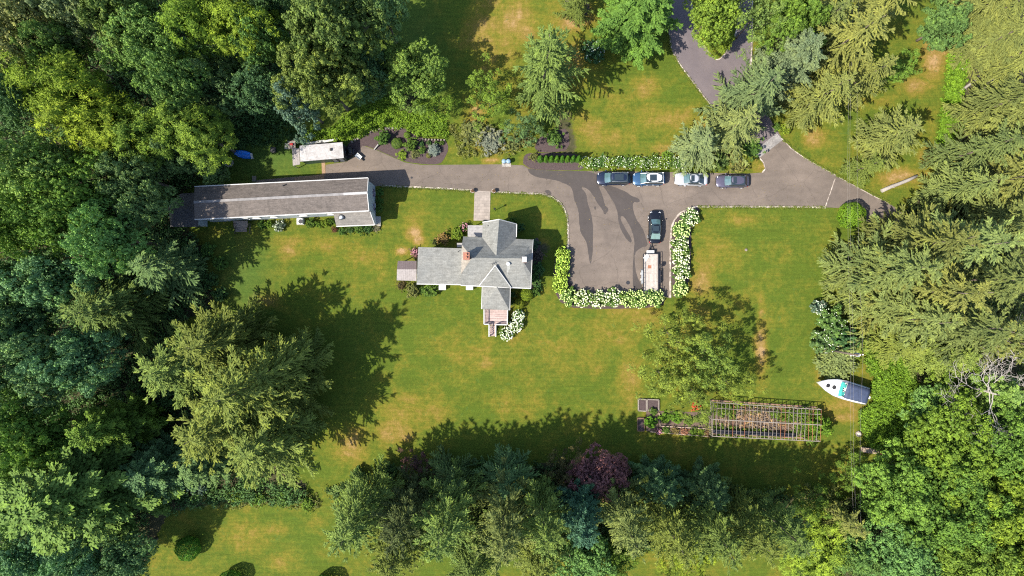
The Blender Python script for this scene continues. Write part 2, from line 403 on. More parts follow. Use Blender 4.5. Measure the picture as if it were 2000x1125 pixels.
# shrubs, single foliage mesh each
SH = {}
def shrub_mesh(kind, v):
    if (kind, v) in SH: return SH[(kind, v)]
    s = 900 + v * 7 + hash(len(kind)) % 5
    if kind == 'bush': me = decid_mesh('foliage', s, R=1., H0=1.6, zc=.75, Rz=.8, nl=26, sub=9, leaves=15, leaf=.075, lr=(.18, .34), low=-.7, irr=.14)
    elif kind == 'loose': me = decid_mesh('foliage', s + 1, R=1., H0=1.6, zc=.7, Rz=.75, nl=24, sub=8, leaves=11, leaf=.075, asp=.45, lr=(.14, .3), low=-.7, irr=.4, spread=1.1)
    elif kind == 'ball': me = ball_mesh(s, 5200, .05)
    elif kind == 'cone': me = ball_mesh(s, 4200, .055, prof='cone')
    elif kind == 'star': me = decid_mesh('foliage', s + 2, R=1., H0=1.6, zc=.75, Rz=.8, nl=16, sub=7, leaves=4, leaf=.08, lr=(.2, .35), low=-.5, irr=.25, star=.14)
    elif kind == 'spiky': me = conifer_mesh('foliage', s + 3, H0=1.6, R=1., zb=.1, nlev=12, per=6, power=.7, tw=.4, sp=.11, clump=.09, cw=.045, droop=.1, up=.2)
    SH[(kind, v)] = me; return me
def ball_mesh(seed, k, leaf, prof='ball'):
    g = np.random.default_rng(seed); d = unit(g.normal(size=(k, 3)))
    if prof == 'ball':
        lump = 1 + .05 * np.sin(7 * d[:, 0] + 1) * np.sin(6 * d[:, 1]) + g.normal(0, .025, k)
        c = d * lump[:, None]; c[:, 2] = c[:, 2] * .82 + .78; n = d
    else:
        t = g.random(k) ** .8; a = g.uniform(0, 6.28, k); r = (1 - t ** 1.6) * (.9 + .1 * np.sin(5 * a + 9 * t)) + .06 + g.normal(0, .05, k)
        c = np.stack([r * np.cos(a), r * np.sin(a), 1.6 * t + .02], 1); n = np.stack([np.cos(a), np.sin(a), np.full(k, .5)], 1)
    return leaf_mesh('foliage', c, n + g.normal(size=(k, 3)) * .45, leaf * g.uniform(.8, 1.3, k), leaf * .6, g.random(k) * .6 + .2 * (1 + np.sin(11 * c[:, 0] + 5 * c[:, 1])) , None, g)
SC = [0]
def shrub(kind, px, py, rpx, h, color, label, group=None, cat='shrub', name='shrub', flowers=None, nfl=60, fsize=.09, sy=1.0, rz=None):
    """rpx: apparent radius; h height in metres; flowers: petal colour"""
    zc = h * .5; g0 = P(px, py, zc); r = rpx / S * (1 - zc / H); SC[0] += 1
    me = shrub_mesh(kind, SC[0] % 2)
    j = trng.uniform(.9, 1.1); c = (color[0] * j, color[1], color[2] / j)
    rot = trng.uniform(0, 6.28) if rz is None else rz
    t = thing(name, label, cat, (g0.x, g0.y, 0), rot, group)
    o = bpy.data.objects.new('foliage', me); col.objects.link(o); o.parent = t
    o.color = (*c, 1); o.scale = (r, r * sy, h / 1.6)
    if flowers:
        f = flower_mesh(SC[0] % 2, nfl, fsize, r, sy, h); f.color = (*flowers, 1); f.parent = t
    return t
FM = {}
def flower_mesh(v, n, size, r, sy, h):
    g = np.random.default_rng(40 + v + n); key = (v, n, round(size, 3), round(r, 1), round(h, 1))
    if key not in FM:
        d = unit(g.normal(size=(n, 3)) + [0, 0, .9]); d[:, 2] = np.abs(d[:, 2])
        C, Nn, V = [], [], []
        cen = d * np.array([r * 1.02, r * sy * 1.02, h * .45]) * g.uniform(.82, 1.08, n)[:, None]; cen[:, 2] += h * .52
        k = 26; v0 = g.random(n)
        for i in range(n):
            e = unit(g.normal(size=(k, 3)) + [0, 0, .4]); s = size * g.uniform(.55, 1.45)
            C.append(cen[i] + e * s * .85); Nn.append(e); V.append(np.clip(v0[i] * .8 + g.random(k) * .35, 0, 1))
        me = leaf_mesh('blossoms', np.concatenate(C), np.concatenate(Nn), size * .6, size * .6, np.concatenate(V), None, g)
        me.materials.clear(); me.materials.append(MATS['petal']); FM[key] = me
    o = bpy.data.objects.new('blossoms', FM[key]); col.objects.link(o); return o

def inside(poly, x, y):
    r = np.zeros(len(x), bool); n = len(poly)
    for i in range(n):
        x1, y1 = poly[i]; x2, y2 = poly[(i + 1) % n]
        c = ((y1 > y) != (y2 > y)) & (x < (x2 - x1) * (y - y1) / (y2 - y1 + 1e-12) + x1); r ^= c
    return r
def scatter(name, polys, n, zmax, leaf, color, seed, clump=30, cr=.45, star=False, ell=1.0):
    """ground cover nobody could count: leaf clumps strewn over pixel polygons"""
    g = np.random.default_rng(seed); X = []; 
    xs = np.concatenate([np.array([p[0] for p in q]) for q in polys]); ys = np.concatenate([np.array([p[1] for p in q]) for q in polys])
    while sum(len(a) for a in X) < n:
        x = g.uniform(xs.min(), xs.max(), 4000); y = g.uniform(ys.min(), ys.max(), 4000)
        m_ = np.zeros(4000, bool)
        for q in polys: m_ |= inside(q, x, y)
        X.append(np.stack([x[m_], y[m_]], 1))
    X = np.concatenate(X)[:n] + g.normal(size=(n, 2)) * 3.0; cx = (X[:, 0] - 1000) / S; cy = (562.5 - X[:, 1]) / S
    hz = zmax * g.uniform(.25, 1, n) * (.6 + .4 * np.sin(cx * .9 + 1) * np.sin(cy * 1.1))
    w_ = np.repeat(np.arange(n), clump); k = len(w_); d = unit(g.normal(size=(k, 3)) + [0, 0, .5])
    rr = cr * g.uniform(.5, 1.2, n)[w_] * g.uniform(.5, 1.1, k)
    c = np.stack([cx[w_], cy[w_], hz[w_]], 1) + d * rr[:, None]; c[:, 2] = np.abs(c[:, 2]) + .02
    vv = g.random(n)[w_] * .5 + g.random(k) * .5
    me = leaf_mesh(name, c, d + g.normal(size=(k, 3)) * .5, leaf * g.uniform(.7, 1.3, k), leaf * (.55 if not star else .3), vv, None, g)
    o = bpy.data.objects.new(name, me); col.objects.link(o); o.color = (*color, 1); o['kind'] = 'stuff'; return o
# ---------------------------------------------------------------- materials of the place
shingle('house_shingle', (.20, .213, .212), .26, blot=.82)
shingle('lit_tan_shingle', (.27, .255, .23), .2)  # hip ends: strong sun put into a lighter tan shingle
shingle('barn_shingle', (.130, .113, .104), .38, blot=.72, ang=radians(2.5), warm=(1.15, 1.1, 1.06))
shingle('wing_shingle', (.19, .185, .18), .3)
shingle('ext_shingle', (.085, .085, .095), .2)
plain('white_trim', (.44, .44, .435), .5, var=.08)
plain('blue_siding', (.34, .39, .43), .6, var=.10)
plain('white_siding', (.55, .56, .56), .6, var=.08)
plain('green_siding', (.03, .06, .05), .5, var=.2)
plain('cream', (.5, .47, .41), .6, var=.1)
plain('dark_metal', (.03, .03, .035), .45, metal=.3, var=.3)
plain('black_plastic', (.015, .015, .018), .5, var=.2)
plain('rubber', (.02, .02, .022), .85, var=.3)
plain('steel', (.45, .46, .48), .35, metal=.8, var=.15)
plain('grey_metal', (.30, .31, .32), .5, metal=.3, var=.2)
plain('white_plastic', (.75, .76, .75), .4, var=.05)
plain('concrete', (.30, .28, .25), .85, var=.2, scale=2)
plain('kerb_stone', (.34, .29, .25), .9, var=.3, scale=6)
plain('pale_stone', (.26, .24, .22), .9, var=.4, scale=5)
plain('terracotta', (.30, .13, .07), .8, var=.2)
plain('purple_petal', (.17, .03, .22), .8, var=.4)
plain('blue_tarp', (.01, .16, .62), .4, var=.3, scale=5)
plain('red_paint', (.4, .02, .02), .4, var=.15)
plain('teal_glass', (.05, .30, .28), .15, var=.25, spec=.8)
plain('navy_canvas', (.035, .05, .10), .75, var=.2, scale=2)
plain('gelcoat', (.82, .82, .82), .25, var=.03, coat=.3)
plain('rust', (.25, .10, .05), .8, var=.4, scale=6)
plain('grey_wood', (.20, .172, .15), .85, var=.3, scale=6)
plain('brown_wood', (.20, .12, .08), .85, var=.35, scale=5)
plain('log_wood', (.34, .26, .20), .85, var=.3, scale=4)
plain('blue_bin', (.17, .26, .34), .5, var=.15)
plain('car_glass', (.02, .03, .035), .08, var=.1, spec=1.0)
plain('rear_glass', (.13, .20, .18), .1, var=.1, spec=1.0)
plain('lamp_glass', (.55, .57, .6), .1, var=.05, spec=1.0)
plain('tail_glass', (.45, .01, .015), .2, var=.1)
plain('window_glass', (.10, .14, .17), .08, var=.2, spec=1.0)
planks('pink_boards', (.33, .245, .23), .15)
planks('porch_boards', (.25, .225, .22), .3, ang=pi / 2, var=.06)
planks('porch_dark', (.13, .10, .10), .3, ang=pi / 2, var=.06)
planks('trailer_boards', (.37, .325, .29), .19, ang=pi / 2, var=.10)
# brick
m, nt, b = mat_new('brick'); br = N(nt, 'ShaderNodeTexBrick'); nt.links.new(objco(nt, scale=(4, 4, 4)), br.inputs['Vector'])
br.inputs['Color1'].default_value = (.30, .085, .045, 1); br.inputs['Color2'].default_value = (.20, .06, .035, 1); br.inputs['Mortar'].default_value = (.3, .26, .22, 1)
nt.links.new(br.outputs[0], b.inputs['Base Color']); b.inputs['Roughness'].default_value = .85; MATS['brick'] = m
# white stained shed roof
m, nt, b = mat_new('shed_roof'); co = objco(nt); f1 = noise(nt, .9, 6, .75, co, 1.2); f2 = noise(nt, 3.5, 4, .7, co)
c = ramp(nt, f1, [(.3, (.18, .17, .165)), (.45, (.31, .30, .305)), (.7, (.43, .43, .445))])
nt.links.new(mix(nt, .6, c, ramp(nt, f2, [(.3, (.7, .66, .64)), (.6, 1.0)]), 'MULTIPLY'), b.inputs['Base Color']); b.inputs['Roughness'].default_value = .6; MATS['shed_roof'] = m
# asphalt
m, nt, b = mat_new('asphalt'); co = objco(nt)
f1 = noise(nt, .10, 5, .6, co); f2 = noise(nt, .9, 5, .7, co); f3 = noise(nt, 14, 3, .8, co); f4 = noise(nt, .5, 3, .6, objco(nt, scale=(.25, 1.6, 1)))
c = ramp(nt, f1, [(.35, (.104, .084, .071)), (.65, (.146, .117, .097))])
c = mix(nt, 1.0, c, ramp(nt, f2, [(.3, .86), (.7, 1.12)]), 'MULTIPLY'); c = mix(nt, 1.0, c, ramp(nt, f3, [(.3, .80), (.7, 1.18)]), 'MULTIPLY')
c = mix(nt, .6, c, ramp(nt, f4, [(.35, .85), (.6, 1.08)]), 'MULTIPLY')
vor = N(nt, 'ShaderNodeTexVoronoi'); vor.feature = 'DISTANCE_TO_EDGE'; vor.inputs['Scale'].default_value = .16
mv = N(nt, 'ShaderNodeVectorMath'); mv.operation = 'ADD'; nw = nt.nodes.new('ShaderNodeTexNoise'); nw.inputs['Scale'].default_value = .5; nt.links.new(co, nw.inputs[0])
nt.links.new(co, mv.inputs[0]); nt.links.new(nw.outputs[1], mv.inputs[1]); nt.links.new(mv.outputs[0], vor.inputs['Vector'])
c = mix(nt, 1.0, c, ramp(nt, vor.outputs['Distance'], [(0, .80), (.012, 1.0)]), 'MULTIPLY')
nt.links.new(c, b.inputs['Base Color']); b.inputs['Roughness'].default_value = .9; bump(nt, b, f3, .2, .01); MATS['asphalt'] = m
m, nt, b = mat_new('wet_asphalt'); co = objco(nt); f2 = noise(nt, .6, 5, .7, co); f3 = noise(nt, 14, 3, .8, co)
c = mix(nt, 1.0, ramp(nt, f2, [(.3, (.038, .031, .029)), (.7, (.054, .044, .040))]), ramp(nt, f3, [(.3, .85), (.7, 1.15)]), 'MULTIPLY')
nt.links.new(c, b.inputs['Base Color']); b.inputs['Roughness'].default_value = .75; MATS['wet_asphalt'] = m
m, nt, b = mat_new('upper_asphalt'); co = objco(nt); f2 = noise(nt, .4, 5, .7, co); f3 = noise(nt, 14, 3, .8, co)
c = mix(nt, 1.0, ramp(nt, f2, [(.3, (.098, .082, .090)), (.7, (.130, .108, .112))]), ramp(nt, f3, [(.3, .82), (.7, 1.15)]), 'MULTIPLY')
nt.links.new(c, b.inputs['Base Color']); b.inputs['Roughness'].default_value = .9; MATS['upper_asphalt'] = m
# mulch and gravel
def grain(name, lo, hi, s1=5, s2=16):
    m, nt, b = mat_new(name); co = objco(nt); f1 = noise(nt, s1, 5, .8, co); f2 = noise(nt, s2, 3, .8, co)
    c = mix(nt, 1.0, ramp(nt, f1, [(.3, lo), (.7, hi)]), ramp(nt, f2, [(.3, .6), (.7, 1.3)]), 'MULTIPLY')
    nt.links.new(c, b.inputs['Base Color']); b.inputs['Roughness'].default_value = .95; bump(nt, b, f2, .6, .04); MATS[name] = m
grain('mulch', (.040, .026, .027), (.085, .060, .060)); grain('gravel', (.13, .10, .085), (.24, .18, .14)); grain('sand', (.20, .13, .08), (.33, .22, .14))
grain('bed_soil', (.05, .035, .03), (.16, .11, .08))
# pavers
m, nt, b = mat_new('kerb_stone'); co = objco(nt); vo = N(nt, 'ShaderNodeTexVoronoi'); vo.inputs['Scale'].default_value = 3.2; nt.links.new(co, vo.inputs['Vector'])
sp = N(nt, 'ShaderNodeSeparateColor'); nt.links.new(vo.outputs['Color'], sp.inputs[0]); f = noise(nt, 1.3, 5, .7, co)
c = ramp(nt, sp.outputs[0], [(0, (.17, .14, .12)), (.5, (.33, .28, .24)), (1, (.50, .45, .40))]); c = mix(nt, 1.0, c, ramp(nt, f, [(.3, .6), (.6, 1.1)]), 'MULTIPLY')
nt.links.new(c, b.inputs['Base Color']); b.inputs['Roughness'].default_value = .95; MATS['kerb_stone'] = m
def paver(name, c, bw, rh, c2=.8, ang=0):
    m, nt, b = mat_new(name); co = objco(nt, rot=(0, 0, ang)); br = N(nt, 'ShaderNodeTexBrick'); nt.links.new(co, br.inputs['Vector'])
    br.inputs['Scale'].default_value = 1; br.inputs['Brick Width'].default_value = bw; br.inputs['Row Height'].default_value = rh; br.inputs['Mortar Size'].default_value = .012
    br.inputs['Color1'].default_value = (*c, 1); br.inputs['Color2'].default_value = (*[x * c2 for x in c], 1); br.inputs['Mortar'].default_value = (*[x * .5 for x in c], 1)
    f = noise(nt, 1.2, 5, .7, co); nt.links.new(mix(nt, 1.0, br.outputs[0], ramp(nt, f, [(.3, .8), (.7, 1.15)]), 'MULTIPLY'), b.inputs['Base Color']); b.inputs['Roughness'].default_value = .9; MATS[name] = m
paver('walk_pavers', (.29, .25, .22), .62, .42, .8); paver('cobble', (.27, .255, .25), .22, .16, .65, ang=radians(-38))

# ---------------------------------------------------------------- ground: one sheet to the horizon
gx = np.concatenate([[-3000, -900, -300, -160], np.arange(-110, 110.1, .5), [160, 300, 900, 3000]])
gy = np.concatenate([[-3000, -900, -300, -120], np.arange(-70, 70.1, .5), [120, 300, 900, 3000]])
GX, GY = np.meshgrid(gx, gy); nx, ny = len(gx), len(gy)
me = bpy.data.meshes.new('lawn'); V = np.stack([GX.ravel(), GY.ravel(), np.zeros(nx * ny)], 1)
me.vertices.add(nx * ny); me.vertices.foreach_set('co', V.reshape(-1).astype(np.float32))
ii, jj = np.meshgrid(np.arange(nx - 1), np.arange(ny - 1)); a = (jj * nx + ii).ravel(); q = np.stack([a, a + 1, a + nx + 1, a + nx], 1); k = len(q)
me.loops.add(4 * k); me.loops.foreach_set('vertex_index', q.reshape(-1).astype(np.int32)); me.polygons.add(k)
me.polygons.foreach_set('loop_start', np.arange(0, 4 * k, 4, dtype=np.int32)); me.polygons.foreach_set('loop_total', np.full(k, 4, dtype=np.int32)); me.update(calc_edges=True)
PX = V[:, 0] * S + 1000; PY = 562.5 - V[:, 1] * S
def blob(lst):
    r = np.zeros(len(PX))
    for x, y, rx, ry, s in lst: r = np.maximum(r, s * np.exp(-(((PX - x) / rx) ** 2 + ((PY - y) / ry) ** 2)))
    return r
# how parched the grass is (0 green .. 1 straw), where it grows so
dry = blob([(960, 60, 75, 95, .62), (1010, 40, 60, 50, .85), (1110, 120, 60, 60, .8), (1120, 35, 50, 40, .85), (1200, 200, 60, 45, .45), (1260, 175, 35, 30, .8), (1300, 235, 100, 40, .62), (1190, 270, 60, 30, .6),
            (1160, 250, 50, 40, .5), (1390, 250, 40, 30, .7), (1290, 290, 60, 20, .5), (930, 230, 30, 60, .6), (960, 280, 40, 25, .9), (960, 314, 20, 6, 1), (1040, 318, 14, 10, .8), (1820, 120, 30, 45, .95), (1790, 170, 45, 20, .75), (1590, 275, 25, 22, .9), (1700, 200, 60, 25, .5),
            (1760, 345, 60, 20, .85), (1810, 300, 30, 30, .55), (1640, 300, 60, 40, .4), (1480, 325, 22, 14, .7), (1840, 90, 25, 30, .8), (1910, 160, 40, 30, .9),
            (808, 455, 18, 14, .95), (815, 468, 12, 12, .9), (784, 491, 12, 8, 1.), (640, 480, 70, 18, .55), (560, 490, 20, 25, .6), (560, 470, 50, 12, .55), (700, 500, 60, 25, .35), (520, 590, 30, 20, .6),
            (660, 580, 60, 14, .4), (850, 690, 90, 5, .35), (800, 800, 90, 35, .55), (770, 850, 50, 40, .7), (690, 870, 40, 40, .75), (800, 780, 30, 15, .75), (930, 700, 60, 30, .4), (950, 710, 25, 15, .55), (1230, 740, 35, 60, .5),
            (1215, 600, 45, 60, .45), (1260, 620, 50, 30, .5), (1100, 690, 70, 40, .3), (1190, 660, 60, 30, .45), (990, 790, 90, 25, .35), (1220, 780, 30, 40, .4), (1375, 545, 25, 40, .7), (1400, 470, 40, 40, .35), (1450, 430, 60, 15, .45), (1487, 590, 10, 30, .55), (1487, 612, 7, 14, .8), (1487, 678, 13, 52, 1.1), (1640, 790, 40, 25, .6), (1650, 815, 30, 12, .95), (1560, 870, 80, 14, .25),
            (1600, 740, 12, 20, .5), (545, 1035, 45, 16, .5), (515, 1060, 30, 12, .5), (560, 1100, 50, 22, .5), (620, 1020, 30, 12, .4), (480, 1050, 50, 40, .5), (500, 1000, 70, 20, .3), (1220, 1115, 30, 10, .5), (1440, 1080, 40, 30, .2), (1000, 668, 10, 10, .5), (1060, 475, 20, 12, .6)])
dry = np.maximum(dry, .12)
soil = blob([(1487, 680, 12, 50, .42), (1060, 485, 18, 14, .9), (310, 425, 60, 30, 1.2), (1100, 245, 26, 50, .8), (1110, 280, 18, 40, 1.0), (1895, 165, 50, 50, .9), (430, 330, 20, 14, .9), (790, 240, 20, 14, .5)])
forest = [[(-900, -500), (760, -500), (770, 0), (560, 230), (430, 250), (400, 345), (330, 400), (390, 470), (420, 600), (330, 640), (430, 800), (480, 880), (600, 945), (600, 985), (420, 985), (330, 1000), (270, 1130), (260, 1700), (-900, 1700)],
          [(1740, 440), (1680, 475), (1650, 580), (1720, 700), (1790, 760), (1780, 880), (1690, 960), (1560, 1010), (1560, 1130), (1500, 1800), (2900, 1800), (2900, -500), (1890, -500), (1880, 260), (1850, 330)],
          [(680, 960), (1100, 900), (1560, 975), (1500, 1040), (1250, 1040), (900, 1060), (720, 1030)]]
fm = np.zeros(len(PX), bool)
for f_ in forest: fm |= inside(f_, PX, PY)
soil = np.maximum(soil, fm * .85)
yard = blob([(520, 300, 110, 60, 1.0), (500, 250, 60, 60, 1.0), (800, 120, 60, 140, .8), (680, 250, 60, 50, .6), (470, 540, 60, 120, .8)])  # yards where shade falls: the shade is put into a darker grass colour
for nm, vv in (('dry', dry), ('soil', soil), ('shade_green', yard)):
    at = me.attributes.new(nm, 'FLOAT', 'POINT'); at.data.foreach_set('value', vv.astype(np.float32))
m, nt, b = mat_new('grass'); co = objco(nt)
def attr(n): a_ = nt.nodes.new('ShaderNodeAttribute'); a_.attribute_name = n; return a_.outputs['Fac']
n_big = noise(nt, .055, 5, .62, co); n_mid = noise(nt, .32, 6, .68, co, .4); n_sm = noise(nt, 1.6, 5, .75, co); n_f = noise(nt, 6.5, 4, .8, co)
n_row = noise(nt, .5, 4, .6, objco(nt, scale=(.12, 1.5, 1), rot=(0, 0, radians(-3))))
d = math_n(nt, 'ADD', attr('dry'), math_n(nt, 'MULTIPLY', math_n(nt, 'SUBTRACT', n_mid, .5), 1.5))
d = math_n(nt, 'ADD', d, math_n(nt, 'MULTIPLY', math_n(nt, 'SUBTRACT', n_sm, .5), .9))
d = math_n(nt, 'ADD', d, math_n(nt, 'MULTIPLY', math_n(nt, 'SUBTRACT', n_big, .5), 1.1))
d = math_n(nt, 'ADD', d, math_n(nt, 'MULTIPLY', math_n(nt, 'SUBTRACT', n_row, .5), .25))
c = ramp(nt, d, [(0.0, (.064, .095, .010)), (.22, (.092, .108, .012)), (.42, (.130, .120, .015)), (.64, (.172, .128, .026)), (.82, (.215, .145, .045)), (1.0, (.29, .19, .09))])
c = mix(nt, math_n(nt, 'MULTIPLY', attr('shade_green'), .8), c, (.050, .098, .020))
n_w = noise(nt, 3.0, 3, .6, objco(nt, scale=(.05, 1.0, 1), rot=(0, 0, radians(-2))))
c = mix(nt, 1.0, c, ramp(nt, n_w, [(.35, .90), (.65, 1.08)]), 'MULTIPLY')
n_c = noise(nt, .8, 3, .8, co, 2.0); c = mix(nt, ramp(nt, n_c, [(.60, 0.0), (.68, .55)]), c, (.058, .105, .02))
c = mix(nt, 1.0, c, ramp(nt, n_f, [(.28, .62), (.72, 1.32)]), 'MULTIPLY')
c = mix(nt, 1.0, c, ramp(nt, n_sm, [(.3, .86), (.7, 1.12)]), 'MULTIPLY')
s_ = ramp(nt, math_n(nt, 'ADD', attr('soil'), math_n(nt, 'MULTIPLY', math_n(nt, 'SUBTRACT', n_sm, .5), 1.2)), [(.42, 0.0), (.7, 1.0)])
so = ramp(nt, n_sm, [(.25, (.028, .032, .014)), (.5, (.05, .050, .024)), (.75, (.10, .080, .045))])
c = mix(nt, s_, c, so)
nt.links.new(c, b.inputs['Base Color']); b.inputs['Roughness'].default_value = .95; b.inputs['Specular IOR Level'].default_value = .15
hh = math_n(nt, 'ADD', math_n(nt, 'MULTIPLY', n_f, .6), math_n(nt, 'MULTIPLY', n_sm, .8)); bump(nt, b, hh, .8, .09); MATS['grass'] = m
me.materials.append(m); lawn = bpy.data.objects.new('lawn', me); col.objects.link(lawn); struct(lawn)

# ---------------------------------------------------------------- driveway
island_tip = smooth_px([(1348, -200), (1348, -20), (1354, 45), (1366, 76), (1386, 106), (1401, 119), (1413, 110), (1427, 88), (1440, 60), (1446, -20), (1446, -200)], 2, closed=False)
upper = [(1302, -200), (1303, 0), (1306, 60), (1310, 95), (1330, 130), (1362, 172), (1395, 215), (1440, 268), (1479, 302), (1526, 268), (1500, 225), (1470, 175), (1467, 120), (1469, 60), (1470, -200)]
up_poly = upper + island_tip[::-1]
struct(sheet('upper_drive', up_poly, .012, 'upper_asphalt'))
struct(sheet('cobble_apron', [(1471, 297), (1484, 308), (1529, 273), (1517, 260)], .020, 'cobble'))
top_edge = [(636, 322), (676, 316), (690, 306), (708, 284), (735, 293), (753, 301), (790, 317), (822, 322), (859, 322), (975, 321), (1022, 323), (1034, 330), (1060, 333), (1165, 334), (1300, 336), (1460, 339), (1488, 337), (1494, 329), (1490, 318), (1482, 306),
            (1526, 271), (1545, 290), (1572, 309), (1604, 327), (1640, 347), (1700, 380), (1738, 398), (1780, 430), (1730, 470), (1690, 430), (1660, 407), (1612, 405)]
court = [(1612, 405), (1500, 404), (1362, 404)] + smooth_px([(1362, 404), (1340, 408), (1322, 422), (1312, 440), (1309, 470)], 2, False) + [(1309, 582), (1290, 579), (1200, 578), (1115, 572), (1109, 560)]
leftk = [(1109, 470)] + smooth_px([(1109, 445), (1108, 422), (1098, 400), (1082, 386), (1058, 379)], 2, False) + [(960, 375), (860, 368), (745, 363), (600, 372), (602, 347), (636, 341)]
struct(sheet('driveway', top_edge + court[1:] + leftk, .012, 'asphalt'))
struct(sheet('gravel_strip', [(500, 352), (602, 343), (604, 372), (500, 380)], .014, 'gravel'))
struct(sheet('sand_strip', [(575, 347), (634, 340), (634, 350), (575, 357)], .018, 'sand'))
struct(sheet('sand_edge', [(628, 318), (635, 317), (636, 341), (629, 342)], .022, 'sand'))
def kerb(pts, w_=.26, h_=.09, name='kerb', mt='kerb_stone'):
    m_ = MB(); p0 = [P(x, y) for x, y in pts]; p = [p0[0]]
    for a_, b_ in zip(p0[:-1], p0[1:]):
        n_ = max(1, int((b_ - a_).length / .8)); p += [a_ + (b_ - a_) * (i + 1) / n_ for i in range(n_)]
    L = []; R_ = []; kr = random.Random(len(pts))
    for i in range(len(p)):
        d_ = (p[min(i + 1, len(p) - 1)] - p[max(i - 1, 0)]).normalized(); n_ = Vector((-d_.y, d_.x, 0)) * w_ / 2; L.append(p[i] + n_ * kr.uniform(.6, 1.15)); R_.append(p[i] - n_ * kr.uniform(.7, 1.15))
    n = len(p); vs = [Vector((v.x, v.y, 0)) for v in L + R_] + [Vector((v.x, v.y, h_)) for v in L + R_]; fs = []
    for i in range(n - 1):
        fs += [(2 * n + i, 2 * n + i + 1, 3 * n + i + 1, 3 * n + i), (i, i + 1, 2 * n + i + 1, 2 * n + i), (n + i + 1, n + i, 3 * n + i, 3 * n + i + 1)]
    fs += [(0, 2 * n, 3 * n, n), (n - 1, 2 * n - 1, 4 * n - 1, 3 * n - 1)]
    m_.add(vs, fs); return struct(m_.build(name, mt))
kerb([(1612, 405), (1500, 404)] + court[3:court.index((1309, 582)) + 1])
kerb([(745, 363), (860, 368), (924, 372)]); kerb([(960, 375)] + leftk[1:leftk.index((960, 375))][::-1] + [(1109, 470), (1109, 492)])
kerb(smooth_px([(1303, -60), (1303, 0), (1306, 60), (1310, 95), (1330, 130), (1362, 172), (1395, 215), (1440, 268)], 1, False), .18)
kerb(island_tip, .2); kerb([(1470, -60), (1469, 60), (1467, 120), (1466, 152)], .2)
kerb([(1526, 270), (1545, 290), (1572, 309), (1604, 327), (1640, 347), (1700, 380), (1738, 398)], .13, .06)
kerb([(1484, 309), (1491, 318), (1495, 329), (1489, 337)], .2)
kerb([(1631, 349), (1622, 375), (1612, 404)], .14, .028, 'drive_seam')
# wet patches left on the asphalt (each with an outline of its own)
Z3 = lambda pts: [(1060 + x / 3.409, 290 + y / 3.409) for x, y in pts]
rs = random.Random(5)
def rough(pts, amp=.8, it=2):
    q = smooth_px(pts, 1); out = []
    for i, p_ in enumerate(q):
        n_ = q[(i + 1) % len(q)]; out += [(p_[0] + rs.uniform(-amp, amp) * .6, p_[1] + rs.uniform(-amp, amp) * .6), ((p_[0] + n_[0]) / 2 + rs.uniform(-amp, amp), (p_[1] + n_[1]) / 2 + rs.uniform(-amp, amp))]
    return out
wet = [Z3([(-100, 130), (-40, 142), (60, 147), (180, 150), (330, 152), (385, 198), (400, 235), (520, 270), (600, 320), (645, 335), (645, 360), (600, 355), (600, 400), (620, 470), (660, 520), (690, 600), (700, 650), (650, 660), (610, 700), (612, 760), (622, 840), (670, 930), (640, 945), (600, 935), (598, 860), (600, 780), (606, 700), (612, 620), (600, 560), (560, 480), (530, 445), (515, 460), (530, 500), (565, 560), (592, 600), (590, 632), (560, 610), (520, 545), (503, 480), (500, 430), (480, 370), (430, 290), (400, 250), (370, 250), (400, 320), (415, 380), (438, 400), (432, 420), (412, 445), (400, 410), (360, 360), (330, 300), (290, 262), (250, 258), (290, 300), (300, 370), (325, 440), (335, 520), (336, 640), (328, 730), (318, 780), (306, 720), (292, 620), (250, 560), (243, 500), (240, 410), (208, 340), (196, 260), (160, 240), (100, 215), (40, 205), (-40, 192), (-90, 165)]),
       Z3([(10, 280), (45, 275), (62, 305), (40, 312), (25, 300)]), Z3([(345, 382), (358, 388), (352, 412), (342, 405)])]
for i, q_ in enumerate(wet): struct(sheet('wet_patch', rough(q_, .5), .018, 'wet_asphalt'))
m_ = MB(); m_.cyl(P(1226.5, 552), .28, .03, 20); tag(m_.build('drain_cover', 'dark_metal'), 'round dark drain cover in the parking court beside the open trailer', 'drain cover')
m_ = MB(); m_.cyl(P(804, 347), .16, .028, 14); tag(m_.build('utility_cover', 'dark_metal'), 'small dark round cover in the drive off the barn corner', 'utility cover')
# mulch beds
bed = [(699, 275), (723, 259), (747, 253), (790, 250), (811, 257), (822, 270), (850, 272), (871, 274), (877, 290), (868, 310), (859, 321), (829, 321), (790, 316), (753, 300), (735, 292), (708, 283), (703, 292), (686, 308), (678, 312), (676, 280)]
struct(sheet('mulch_bed', smooth_px(bed, 1), .026, 'mulch'))
struct(sheet('mulch_bed', smooth_px([(1021, 318), (1024, 302), (1040, 298), (1120, 300), (1140, 306), (1142, 326), (1133, 333), (1060, 332), (1036, 330), (1024, 322)], 1), .026, 'mulch'))
struct(sheet('mulch_bed', smooth_px([(1042, 296), (1050, 268), (1085, 255), (1110, 250), (1113, 292), (1080, 299)], 1), .022, 'mulch'))
struct(sheet('mulch_bed', smooth_px([(1345, 404), (1325, 416), (1312, 440), (1311, 578), (1322, 582), (1345, 560), (1350, 500), (1350, 430), (1372, 406)], 1), .022, 'mulch'))
struct(sheet('mulch_bed', smooth_px([(1086, 488), (1109, 486), (1112, 570), (1200, 577), (1300, 580), (1294, 600), (1180, 604), (1100, 600), (1078, 560)], 1), .020, 'mulch'))
struct(sheet('mulch_bed', smooth_px([(1040, 470), (1052, 462), (1056, 490), (1054, 560), (1030, 580), (1030, 480)], 1), .020, 'mulch'))
struct(sheet('mulch_bed', smooth_px([(1100, 0), (1120, -8), (1150, 0), (1152, 25), (1130, 38), (1108, 28)], 1), .020, 'mulch'))
